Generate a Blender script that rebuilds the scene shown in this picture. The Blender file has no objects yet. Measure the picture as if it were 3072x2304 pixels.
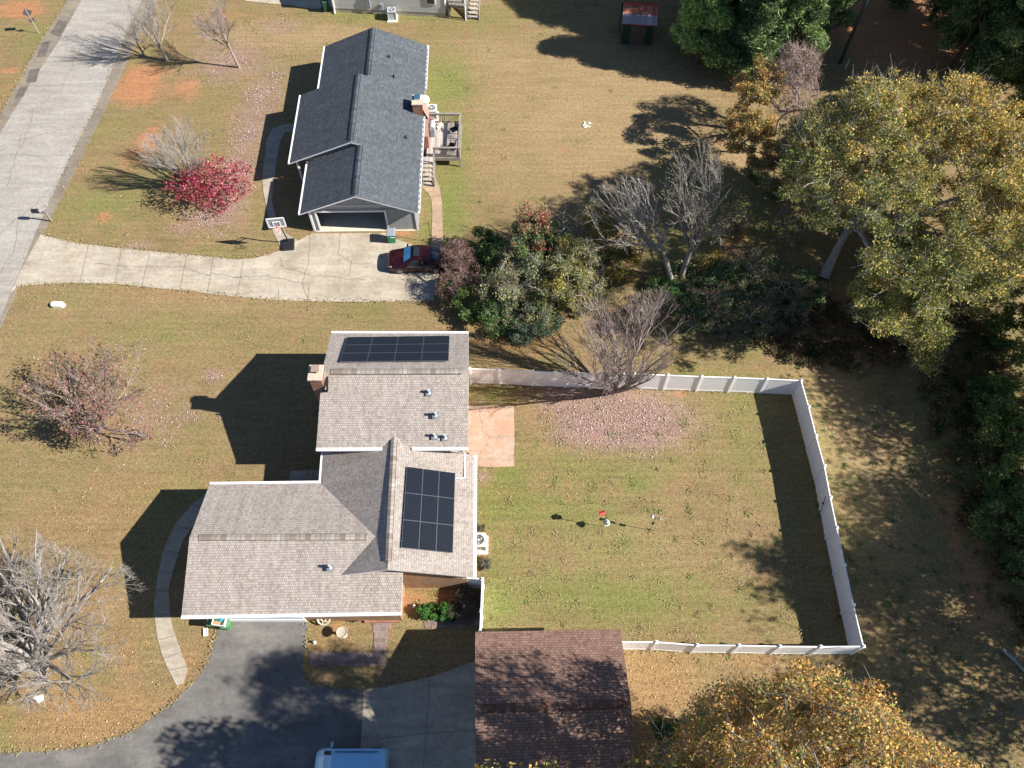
import bpy, math, random
import numpy as np
from mathutils import Vector, Matrix
C = bpy.context.scene
COL = C.collection
PI = math.pi
# ------------------------------------------------------------------ camera, sky, sun
F, PITCH, ROLL, H = 2420.0, 1.0561, 0.00125, 45.03
_d = Vector((0, math.cos(PITCH), -math.sin(PITCH)))
_r = Vector((1, 0, 0)); _u = Vector((0, math.sin(PITCH), math.cos(PITCH)))
_r2 = _r*math.cos(ROLL)+_u*math.sin(ROLL); _u2 = -_r*math.sin(ROLL)+_u*math.cos(ROLL)
cd = bpy.data.cameras.new('camera'); cam = bpy.data.objects.new('camera', cd); COL.objects.link(cam)
cd.sensor_width = 36; cd.lens = F/3072*36; cd.clip_end = 2000; cd.clip_start = .5
M = Matrix((_r2, _u2, -_d)).transposed().to_4x4(); M.translation = (0, 0, H); cam.matrix_world = M
C.camera = cam
SAZ, SEL = 2.9534, 0.630
sundir = Vector((-math.cos(SAZ)*math.cos(SEL), -math.sin(SAZ)*math.cos(SEL), math.sin(SEL)))
w = bpy.data.worlds.new('World'); C.world = w; w.use_nodes = True
sk = w.node_tree.nodes.new('ShaderNodeTexSky'); sk.sky_type = 'NISHITA'; sk.sun_disc = False
sk.air_density = .8; sk.dust_density = 0; sk.ozone_density = 2.5; sk.altitude = 800; sk.sun_elevation = SEL; sk.sun_rotation = math.atan2(sundir.x, sundir.y)
bgn = w.node_tree.nodes['Background']; bgn.inputs[1].default_value = .068
w.node_tree.links.new(sk.outputs[0], bgn.inputs[0])
sl = bpy.data.lights.new('sun', 'SUN'); sl.energy = 5.0; sl.angle = math.radians(.5); sl.color = (1, .945, .865)
so = bpy.data.objects.new('sun', sl); COL.objects.link(so); so.rotation_euler = sundir.to_track_quat('Z', 'Y').to_euler(); so.location = (40, -10, 60)
C.view_settings.view_transform = 'Standard'; C.view_settings.look = 'None'; C.view_settings.gamma = 1
C.view_settings.exposure = 1.04
C.render.resolution_x = 1024; C.render.resolution_y = 768

def G(u, v, h=0.0):
    "the place at height h that stands at this spot of the survey photograph (3072 x 2304)"
    q = _d+_r2*((u-1536)/F)-_u2*((v-1152)/F)
    t = (h-H)/q.z
    return Vector((q.x*t, q.y*t, h))
def proj(P):
    P = np.atleast_2d(np.asarray(P, float))-np.array([0, 0, H])
    z = P@np.array(_d)
    return np.stack([1536+F*(P@np.array(_r2))/z, 1152-F*(P@np.array(_u2))/z], 1)
# ------------------------------------------------------------------ helpers
def tag(o, label=None, cat=None, group=None, kind=None):
    if label: o['label'] = label
    if cat: o['category'] = cat
    if group: o['group'] = group
    if kind: o['kind'] = kind
    return o
def thing(name, label, cat, loc=(0, 0, 0), rz=0, group=None):
    o = bpy.data.objects.new(name, None); COL.objects.link(o); o.empty_display_size = .3
    o.location = loc; o.rotation_euler = (0, 0, rz)
    return tag(o, label, cat, group)
def mworld(o):
    m = Matrix.Translation(o.location)@o.rotation_euler.to_matrix().to_4x4()
    return mworld(o.parent)@m if o.parent else m
class MB:
    def __init__(s): s.v = []; s.f = []; s.m = []; s.uv = []; s.cur = 0
    def face(s, pts, m=None, uv=None):
        n = len(s.v); s.v.extend([tuple(p) for p in pts]); s.f.append(tuple(range(n, n+len(pts))))
        s.m.append(s.cur if m is None else m); s.uv.append(uv or [(0, 0)]*len(pts)); return s
    def mesh(s, V, Fs, m=None):
        n = len(s.v); s.v.extend([tuple(p) for p in V])
        for f in Fs: s.f.append(tuple(i+n for i in f)); s.m.append(s.cur if m is None else m); s.uv.append([(0, 0)]*len(f))
        return s
    def box(s, c, d, rz=0, m=None, tilt=None):
        c = Vector(c); x, y, z = d[0]/2, d[1]/2, d[2]/2
        R = Matrix.Rotation(rz, 3, 'Z')
        if tilt is not None: R = R@Matrix.Rotation(tilt[0], 3, 'X')@Matrix.Rotation(tilt[1], 3, 'Y')
        V = [c+R@Vector((a*x, b*y, e*z)) for e in (-1, 1) for a, b in ((-1, -1), (1, -1), (1, 1), (-1, 1))]
        return s.mesh(V, [(0, 3, 2, 1), (4, 5, 6, 7), (0, 1, 5, 4), (1, 2, 6, 5), (2, 3, 7, 6), (3, 0, 4, 7)], m)
    def bar(s, a, b, wd, hg, m=None):
        a = Vector(a); b = Vector(b); d = b-a; L = d.length; d.normalize()
        sx = d.cross(Vector((0, 0, 1)));
        if sx.length < 1e-3: sx = Vector((1, 0, 0))
        sx.normalize(); up = sx.cross(d)
        V = [p+sx*(i*wd/2)+up*(j*hg/2) for p in (a, b) for i, j in ((-1, -1), (1, -1), (1, 1), (-1, 1))]
        return s.mesh(V, [(0, 1, 2, 3), (7, 6, 5, 4), (0, 4, 5, 1), (1, 5, 6, 2), (2, 6, 7, 3), (3, 7, 4, 0)], m)
    def prism(s, pts, z0, z1, m=None, mside=None):
        n = len(pts); a = [(p[0], p[1], z0) for p in pts]; b = [(p[0], p[1], z1) for p in pts]
        area = sum(pts[i][0]*pts[(i+1) % n][1]-pts[(i+1) % n][0]*pts[i][1] for i in range(n))
        if area < 0: a.reverse(); b.reverse()
        s.mesh(b, [tuple(range(n))], m); s.mesh(a, [tuple(reversed(range(n)))], m)
        s.mesh(a+b, [(i, (i+1) % n, n+(i+1) % n, n+i) for i in range(n)], m if mside is None else mside); return s
    def lathe(s, c, prof, n=16, m=None, axis=None, cap=True):
        c = Vector(c); R = Matrix.Identity(3)
        if axis is not None: R = Vector(axis).to_track_quat('Z', 'Y').to_matrix()
        V = []; k = len(prof)
        for r, z in prof:
            for i in range(n): a = 2*PI*i/n; V.append(c+R@Vector((r*math.cos(a), r*math.sin(a), z)))
        Fs = [(j*n+i, j*n+(i+1) % n, (j+1)*n+(i+1) % n, (j+1)*n+i) for j in range(k-1) for i in range(n)]
        if cap: Fs += [tuple(reversed(range(n))), tuple(range((k-1)*n, k*n))]
        return s.mesh(V, Fs, m)
    def tube(s, pts, rad, n=6, m=None):
        pts = [Vector(p) for p in pts]; k = len(pts)
        if not hasattr(rad, '__len__'): rad = [rad]*k
        V = []; prev = None
        for i, p in enumerate(pts):
            d = (pts[min(i+1, k-1)]-pts[max(i-1, 0)]).normalized()
            if prev is None: a = d.cross(Vector((.3, .9, .2))).normalized()
            else: a = (prev-d*prev.dot(d)).normalized()
            prev = a; b = d.cross(a)
            for j in range(n): t = 2*PI*j/n; V.append(p+(a*math.cos(t)+b*math.sin(t))*rad[i])
        Fs = [(j*n+i, j*n+(i+1) % n, (j+1)*n+(i+1) % n, (j+1)*n+i) for j in range(k-1) for i in range(n)]
        Fs += [tuple(reversed(range(n))), tuple(range((k-1)*n, k*n))]
        return s.mesh(V, Fs, m)
    def build(s, name, mats, parent=None, world=False, smooth=False, bevel=0):
        if not isinstance(mats, (list, tuple)): mats = [mats]
        me = bpy.data.meshes.new(name)
        V = s.v
        if world and parent:
            iv = mworld(parent).inverted(); V = [tuple(iv@Vector(p)) for p in V]
        me.from_pydata(V, [], s.f)
        for m in mats: me.materials.append(m)
        me.polygons.foreach_set('material_index', s.m)
        uvl = me.uv_layers.new(name='UVMap')
        fl = [c for u in s.uv for q in u for c in q]; uvl.data.foreach_set('uv', fl)
        if smooth: me.polygons.foreach_set('use_smooth', [True]*len(me.polygons))
        me.update()
        o = bpy.data.objects.new(name, me); COL.objects.link(o)
        if parent: o.parent = parent
        if bevel:
            b = o.modifiers.new('bevel', 'BEVEL'); b.width = bevel; b.segments = 2; b.limit_method = 'ANGLE'; b.angle_limit = .6
        return o
def copy_tree(o, parent=None):
    c = o.copy(); COL.objects.link(c); c.parent = parent
    for ch in list(o.children): copy_tree(ch, c)
    return c
def crm(P, k=6, closed=False):
    "smooth curve through points"
    P = [Vector((p[0], p[1], p[2] if len(p) > 2 else 0)) for p in P]; n = len(P); out = []
    for i in range(n if closed else n-1):
        if closed: a, b, c_, d = P[i-1], P[i], P[(i+1) % n], P[(i+2) % n]
        else: a, b, c_, d = P[max(i-1, 0)], P[i], P[i+1], P[min(i+2, n-1)]
        for j in range(k):
            t = j/k
            out.append(.5*((2*b)+(c_-a)*t+(2*a-5*b+4*c_-d)*t*t+(3*b-a-3*c_+d)*t**3))
    if not closed: out.append(P[-1])
    return out
# ------------------------------------------------------------------ materials
def nm(name):
    m = bpy.data.materials.new(name); m.use_nodes = True; nt = m.node_tree
    return m, nt, nt.nodes['Principled BSDF']
def node(nt, t, **kw):
    n = nt.nodes.new(t)
    for k, v in kw.items():
        if k.startswith('i_'): n.inputs[int(k[2:]) if k[2:].isdigit() else k[2:]].default_value = v
        else: setattr(n, k, v)
    return n
def math_(nt, op, a, b=None, clamp=False):
    n = nt.nodes.new('ShaderNodeMath'); n.operation = op; n.use_clamp = clamp
    for i, x in enumerate((a, b)):
        if x is None: continue
        if isinstance(x, (int, float)): n.inputs[i].default_value = x
        else: nt.links.new(x, n.inputs[i])
    return n.outputs[0]
def mixc(nt, f, a, b, mode='MIX'):
    n = nt.nodes.new('ShaderNodeMix'); n.data_type = 'RGBA'; n.blend_type = mode
    for i, x in ((0, f), (6, a), (7, b)):
        if isinstance(x, (int, float)): n.inputs[i].default_value = x
        elif isinstance(x, tuple): n.inputs[i].default_value = (*x, 1)
        else: nt.links.new(x, n.inputs[i])
    return n.outputs[2]
def noise(nt, vec, scale, detail=3, rough=.6, dist=0):
    n = node(nt, 'ShaderNodeTexNoise'); n.inputs['Scale'].default_value = scale; n.inputs['Detail'].default_value = detail
    n.inputs['Roughness'].default_value = rough; n.inputs['Distortion'].default_value = dist
    nt.links.new(vec, n.inputs['Vector']); return n.outputs['Fac']
def ramp(nt, f, stops):
    n = nt.nodes.new('ShaderNodeValToRGB'); e = n.color_ramp.elements
    while len(e) < len(stops): e.new(.5)
    for i, (p, c) in enumerate(stops): e[i].position = p; e[i].color = (*c, 1) if isinstance(c, tuple) else (c, c, c, 1)
    nt.links.new(f, n.inputs[0]); return n.outputs[0]
def bump(nt, b, h, strength=.3, dist=.02):
    n = node(nt, 'ShaderNodeBump'); n.inputs['Strength'].default_value = strength; n.inputs['Distance'].default_value = dist
    nt.links.new(h, n.inputs['Height']); nt.links.new(n.outputs[0], b.inputs['Normal'])
def pm(name, col, rough=.7, var=.12, scale=3.0, metal=0, bmp=0, spec=.4):
    m, nt, b = nm(name); tc = node(nt, 'ShaderNodeTexCoord').outputs['Object']
    f = noise(nt, tc, scale, 4); lo = tuple(c*(1-var) for c in col); hi = tuple(min(c*(1+var), 1) for c in col)
    nt.links.new(ramp(nt, f, [(.3, lo), (.7, hi)]), b.inputs['Base Color'])
    b.inputs['Roughness'].default_value = rough; b.inputs['Metallic'].default_value = metal; b.inputs['Specular IOR Level'].default_value = spec
    if bmp: bump(nt, b, noise(nt, tc, scale*12, 3), bmp, .01)
    return m
def shingles(name, stops, bw=.17, rh=.145, mort=.012, mcol=(.1, .09, .085), rowbump=.5, grime=.15, dark=.55):
    m, nt, b = nm(name); uv = node(nt, 'ShaderNodeTexCoord').outputs['UV']
    stops = [(p_, (c_[0]*.80, c_[1]*.77, c_[2]*.76)) for p_, c_ in stops]
    br = node(nt, 'ShaderNodeTexBrick'); nt.links.new(uv, br.inputs['Vector'])
    for k, v in (('Scale', 1.0), ('Mortar Size', mort), ('Mortar Smooth', .2), ('Bias', 0), ('Brick Width', bw), ('Row Height', rh)): br.inputs[k].default_value = v
    br.inputs['Color1'].default_value = (0, 0, 0, 1); br.inputs['Color2'].default_value = (1, 1, 1, 1); br.inputs['Mortar'].default_value = (.5, .5, .5, 1)
    c = ramp(nt, br.outputs['Color'], stops)
    c = mixc(nt, math_(nt, 'MULTIPLY', br.outputs['Fac'], dark), c, mcol)
    n1 = noise(nt, uv, .5, 5); n2 = noise(nt, uv, 40, 2)
    c = mixc(nt, 1, c, ramp(nt, n1, [(.3, 1-grime), (.7, 1+.0)]), 'MULTIPLY')
    c = mixc(nt, 1, c, ramp(nt, n2, [(.3, .86), (.7, 1.0)]), 'MULTIPLY')
    mp = node(nt, 'ShaderNodeMapping'); mp.inputs['Scale'].default_value = (2.2, .22, 1); nt.links.new(uv, mp.inputs['Vector'])
    c = mixc(nt, 1, c, ramp(nt, noise(nt, mp.outputs[0], 1., 4, .65), [(.32, .84), (.6, 1.02)]), 'MULTIPLY')
    nt.links.new(c, b.inputs['Base Color']); b.inputs['Roughness'].default_value = .9; b.inputs['Specular IOR Level'].default_value = .2
    sep = node(nt, 'ShaderNodeSeparateXYZ'); nt.links.new(uv, sep.inputs[0])
    fr = math_(nt, 'FRACT', math_(nt, 'DIVIDE', sep.outputs[1], rh))
    hh = math_(nt, 'ADD', math_(nt, 'SUBTRACT', 1.0, fr), math_(nt, 'MULTIPLY', br.outputs['Fac'], -.5))
    bump(nt, b, hh, rowbump, .02)
    return m
def planks(name, col, w=.14, axis=0, col2=None, gap=.35, rough=.85, coord='Object', var=.25):
    m, nt, b = nm(name); tc = node(nt, 'ShaderNodeTexCoord').outputs[coord]
    sep = node(nt, 'ShaderNodeSeparateXYZ'); nt.links.new(tc, sep.inputs[0])
    q = math_(nt, 'DIVIDE', sep.outputs[axis], w); fr = math_(nt, 'FRACT', q); fl = math_(nt, 'FLOOR', q)
    wn = node(nt, 'ShaderNodeTexWhiteNoise', noise_dimensions='1D'); nt.links.new(fl, wn.inputs['W'])
    c = mixc(nt, wn.outputs['Value'], tuple(x*(1-var) for x in col), col2 or tuple(min(1, x*(1+var*.4)) for x in col))
    e = math_(nt, 'LESS_THAN', fr, .1)
    c = mixc(nt, math_(nt, 'MULTIPLY', e, gap), c, (.01, .01, .01))
    c = mixc(nt, 1, c, ramp(nt, noise(nt, tc, 6, 4), [(.3, .82), (.7, 1.0)]), 'MULTIPLY')
    nt.links.new(c, b.inputs['Base Color']); b.inputs['Roughness'].default_value = rough
    bump(nt, b, fr, .25, .01); return m
def leafmat(name, trans=.25):
    m, nt, b = nm(name)
    at = node(nt, 'ShaderNodeAttribute', attribute_name='tint')
    nt.links.new(at.outputs['Color'], b.inputs['Base Color']); b.inputs['Roughness'].default_value = .75; b.inputs['Specular IOR Level'].default_value = .12
    tr = node(nt, 'ShaderNodeBsdfTranslucent'); nt.links.new(at.outputs['Color'], tr.inputs['Color'])
    mx = node(nt, 'ShaderNodeMixShader'); mx.inputs[0].default_value = trans
    nt.links.new(b.outputs[0], mx.inputs[1]); nt.links.new(tr.outputs[0], mx.inputs[2])
    nt.links.new(mx.outputs[0], nt.nodes['Material Output'].inputs['Surface']); return m
T = {}
T['tan_shingle'] = shingles('tan_shingle', [(.0, (.43, .37, .32)), (.25, (.51, .455, .41)), (.5, (.545, .495, .45)), (.75, (.58, .535, .49)), (1, (.65, .60, .54))], bw=.12, rh=.135)
T['tan_cap'] = shingles('tan_cap', [(0, (.30, .24, .19)), (.3, (.42, .37, .32)), (.7, (.5, .46, .42)), (1, (.6, .56, .5))], bw=.26, rh=.6, mort=.02, rowbump=0)
T['brown_shingle'] = shingles('brown_shingle', [(0, (.30, .18, .14)), (.3, (.37, .235, .185)), (.6, (.41, .265, .21)), (1, (.48, .33, .25))], bw=.14, rh=.14, mort=.014, mcol=(.1, .05, .04), dark=.7)
T['brown_cap'] = shingles('brown_cap', [(0, (.2, .1, .07)), (1, (.36, .22, .16))], bw=.3, rh=.6, mort=.015, rowbump=0)
T['slate_shingle'] = shingles('slate_shingle', [(0, (.12, .14, .165)), (.4, (.145, .17, .195)), (.75, (.162, .188, .215)), (1, (.19, .22, .25))], bw=.22, rh=.15, mort=.012, mcol=(.04, .045, .05), dark=.6, rowbump=.8)
T['slate_cap'] = shingles('slate_cap', [(0, (.07, .09, .10)), (1, (.15, .18, .20))], bw=.3, rh=.6, mort=.02, rowbump=0, mcol=(.03, .04, .05))
T['white_trim'] = pm('white_trim', (.78, .78, .78), .45, .04)
T['vinyl'] = pm('vinyl', (.89, .885, .88), .35, .05, .8)
T['vinyl_post'] = pm('vinyl_post', (.90, .90, .90), .35, .02)
T['tan_brick'] = shingles('tan_brick', [(0, (.36, .19, .10)), (.5, (.48, .28, .15)), (1, (.56, .36, .21))], bw=.2, rh=.07, mort=.01, mcol=(.5, .4, .3), rowbump=.2)
T['red_brick'] = shingles('red_brick', [(0, (.26, .1, .06)), (.5, (.36, .16, .1)), (1, (.46, .24, .16))], bw=.2, rh=.07, mort=.01, mcol=(.45, .38, .32), rowbump=.2)
T['mortar_cap'] = pm('mortar_cap', (.5, .42, .33), .9, .2, 8, bmp=.3)
T['grey_siding'] = planks('grey_siding', (.36, .37, .37), .11, 0, (.4, .41, .41), gap=.45, var=.06)
T['light_siding'] = planks('light_siding', (.60, .61, .58), .16, 2, (.63, .64, .61), gap=.55, var=.04, rough=.6)
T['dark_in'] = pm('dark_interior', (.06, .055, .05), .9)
T['grey_trim'] = pm('grey_trim', (.17, .19, .21), .6, .1)
T['glass'] = pm('glass', (.02, .025, .03), .08, .05, spec=.8)
T['asph'] = None
T['metal'] = pm('metal', (.45, .46, .47), .4, .1, metal=.7)
T['galv'] = pm('galvanised_grey', (.42, .44, .45), .5, .12, 5)
T['black'] = pm('black_metal', (.02, .02, .022), .45, .2)
T['rubber'] = pm('rubber', (.022, .022, .024), .85, .2)
T['dgreen'] = pm('dark_green_plastic', (.012, .05, .03), .4, .2)
T['bgreen'] = pm('green_plastic', (.01, .30, .11), .4, .15)
T['mgreen'] = pm('bin_green_plastic', (.07, .20, .08), .45, .15)
T['greylid'] = pm('grey_plastic', (.25, .28, .31), .5, .1)
T['white'] = pm('white_paint', (.8, .8, .8), .4, .03)
T['offwhite'] = pm('off_white', (.66, .66, .6), .6, .1, 4)
T['stone'] = pm('weathered_stone', (.42, .38, .31), .9, .3, 14, bmp=.4)
T['wood'] = planks('weathered_wood', (.48, .42, .38), .14, 0, (.58, .52, .47), gap=.7)
T['wooddark'] = pm('weathered_rail', (.27, .24, .21), .85, .25, 5)
T['skypaint'] = pm('sky_reflection_paint', (.30, .55, .78), .12, .08, .6, spec=.7)  # van body: reflected sky blue is put into the base colour
T['red'] = pm('red_paint', (.42, .05, .04), .5, .15)
T['maroon'] = pm('maroon_paint', (.035, .006, .009), .14, .12, 1.0, metal=.25, spec=.7)
T['navy'] = pm('dark_bluish', (.02, .035, .06), .4)
T['shade'] = planks('sunshade', (.08, .36, .7), .1, 1, (.12, .5, .85), gap=.6, var=.1)
T['orange'] = pm('orange_red', (.7, .12, .06), .4)
T['terracotta'] = shingles('terracotta', [(0, (.42, .2, .13)), (1, (.52, .28, .18))], bw=.36, rh=.7, mort=.012, mcol=(.12, .07, .05), rowbump=.1)
T['paver'] = shingles('paver', [(0, (.27, .2, .18)), (.5, (.34, .26, .24)), (1, (.40, .32, .29))], bw=.36, rh=.3, mort=.014, mcol=(.42, .38, .34), rowbump=.15)
T['pvframe'] = pm('panel_frame', (.16, .18, .2), .45, .05, metal=.5)
T['bluetarp'] = pm('blue_box', (.06, .17, .32), .25, metal=.4)
T['signback'] = pm('sign_back', (.09, .07, .075), .6, .2)
T['rust'] = planks('rusty_metal', (.42, .12, .07), .23, 0, (.5, .2, .12), gap=.5, var=.3, rough=.55)
T['greymetal'] = planks('grey_sheet_metal', (.34, .33, .37), .23, 0, (.4, .38, .42), gap=.5, var=.15, rough=.5)
T['cardboard'] = pm('cardboard', (.5, .33, .18), .8)
T['cyan'] = pm('cyan_plastic', (.03, .4, .6), .4)
T['white_nylon'] = pm('net', (.75, .72, .7), .8)
T['leaf'] = leafmat('leaf'); T['needle'] = leafmat('needle', .15)
T['litter'] = leafmat('fallen_leaf', 0)
def barkmat(name, a, b_, sc=6):
    m, nt, b = nm(name); tc = node(nt, 'ShaderNodeTexCoord').outputs['Object']
    nt.links.new(ramp(nt, noise(nt, tc, sc, 4, .7), [(.3, a), (.68, b_)]), b.inputs['Base Color']); b.inputs['Roughness'].default_value = .9
    bump(nt, b, noise(nt, tc, sc*5, 3), .5, .02); return m
T['bark_pale'] = barkmat('bark_pale', (.20, .175, .15), (.40, .365, .33))
T['bark_pink'] = barkmat('bark_pink', (.20, .155, .14), (.37, .30, .275))
T['bark_grey'] = barkmat('bark_grey', (.15, .13, .11), (.34, .31, .28))
T['bark_dark'] = barkmat('bark_dark', (.04, .03, .025), (.12, .09, .07))
T['bark_red'] = barkmat('bark_red', (.14, .08, .07), (.3, .2, .18))
def solarmat():
    m, nt, b = nm('solar_cells'); uv = node(nt, 'ShaderNodeTexCoord').outputs['UV']
    br = node(nt, 'ShaderNodeTexBrick'); nt.links.new(uv, br.inputs['Vector']); br.offset = 0
    for k, v in (('Scale', 1.0), ('Mortar Size', .004), ('Brick Width', .16), ('Row Height', .08)): br.inputs[k].default_value = v
    br.inputs['Color1'].default_value = (.006, .009, .016, 1); br.inputs['Color2'].default_value = (.009, .012, .020, 1); br.inputs['Mortar'].default_value = (.03, .037, .05, 1)
    nt.links.new(br.outputs['Color'], b.inputs['Base Color']); b.inputs['Roughness'].default_value = .35; b.inputs['Specular IOR Level'].default_value = .2; return m
T['solar'] = solarmat()
def concrete(name, stops, sc=.5, crack=.28, stain=(.30, .17, .1), stainamt=0, ccol=(.2, .16, .13), cw=.012, fine=30):
    m, nt, b = nm(name); tc = node(nt, 'ShaderNodeTexCoord').outputs['Object']
    stops = [(p_, tuple(x*.98 for x in c_)) for p_, c_ in stops]; f = noise(nt, tc, sc, 6, .62, .3); c = ramp(nt, f, stops)
    sp = noise(nt, tc, fine, 3, .7); c = mixc(nt, 1, c, ramp(nt, sp, [(.3, .82), (.7, 1.0)]), 'MULTIPLY')
    c = mixc(nt, 1, c, ramp(nt, noise(nt, tc, 4, 5, .7), [(.35, .80), (.6, 1.0)]), 'MULTIPLY')
    mp = node(nt, 'ShaderNodeMapping'); mp.inputs['Scale'].default_value = (.35, 2.0, 1); nt.links.new(tc, mp.inputs['Vector'])
    c = mixc(nt, 1, c, ramp(nt, noise(nt, mp.outputs[0], .9, 5, .7), [(.38, .84), (.62, 1.05)]), 'MULTIPLY')
    c = mixc(nt, 1, c, ramp(nt, noise(nt, tc, 1.7, 4, .8), [(.27, .62), (.37, 1.0)]), 'MULTIPLY')
    if stainamt:
        c = mixc(nt, math_(nt, 'MULTIPLY', ramp(nt, noise(nt, tc, .7, 5, .7), [(.45, 0.), (.62, 1.)]), stainamt), c, stain)
    if crack:
        mp = node(nt, 'ShaderNodeVectorMath', operation='ADD'); nn = node(nt, 'ShaderNodeTexNoise'); nn.inputs['Scale'].default_value = 1.2; nn.inputs['Detail'].default_value = 5
        nt.links.new(tc, nn.inputs['Vector']); sc2 = node(nt, 'ShaderNodeVectorMath', operation='SCALE'); sc2.inputs['Scale'].default_value = .9
        nt.links.new(nn.outputs['Color'], sc2.inputs[0]); nt.links.new(tc, mp.inputs[0]); nt.links.new(sc2.outputs[0], mp.inputs[1])
        v = node(nt, 'ShaderNodeTexVoronoi', feature='DISTANCE_TO_EDGE'); v.inputs['Scale'].default_value = crack; nt.links.new(mp.outputs[0], v.inputs['Vector'])
        cm = math_(nt, 'LESS_THAN', v.outputs['Distance'], cw*crack*2)
        c = mixc(nt, math_(nt, 'MULTIPLY', cm, .65), c, ccol)
    nt.links.new(c, b.inputs['Base Color']); b.inputs['Roughness'].default_value = .9; b.inputs['Specular IOR Level'].default_value = .2
    bump(nt, b, sp, .25, .01); return m
T['concrete'] = concrete('old_concrete', [(.3, (.40, .335, .255)), (.5, (.51, .445, .35)), (.72, (.60, .53, .43))], crack=0)
T['road'] = concrete('worn_road', [(.3, (.37, .335, .29)), (.5, (.42, .385, .34)), (.7, (.46, .425, .38))], .18, 0)
T['asphalt'] = concrete('asphalt', [(.3, (.155, .145, .135)), (.52, (.20, .188, .175)), (.62, (.235, .22, .203)), (.75, (.29, .265, .24))], .45, 0, fine=22)
T['path'] = concrete('walk_concrete', [(.3, (.40, .34, .26)), (.7, (.52, .46, .37))], .8, 0)
T['tanpath'] = concrete('tan_concrete', [(.3, (.42, .30, .2)), (.7, (.50, .37, .26))], .8, 0)
T['clay_patio'] = concrete('clay_patio', [(.3, (.50, .37, .28)), (.7, (.60, .46, .36))], .8, .35, stain=(.56, .26, .17), stainamt=.7)
T['shoulder'] = concrete('road_shoulder', [(.3, (.20, .165, .135)), (.5, (.29, .25, .20)), (.7, (.36, .30, .22))], .35, 0)
T['patch'] = concrete('tar_patch', [(.3, (.13, .115, .1)), (.7, (.22, .19, .16))], .8, 0)
T['joint'] = pm('joint', (.17, .14, .11), .95, .3, 6)
T['rimwood'] = pm('tree_mulch', (.2, .12, .07), .95, .3, 6)

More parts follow.
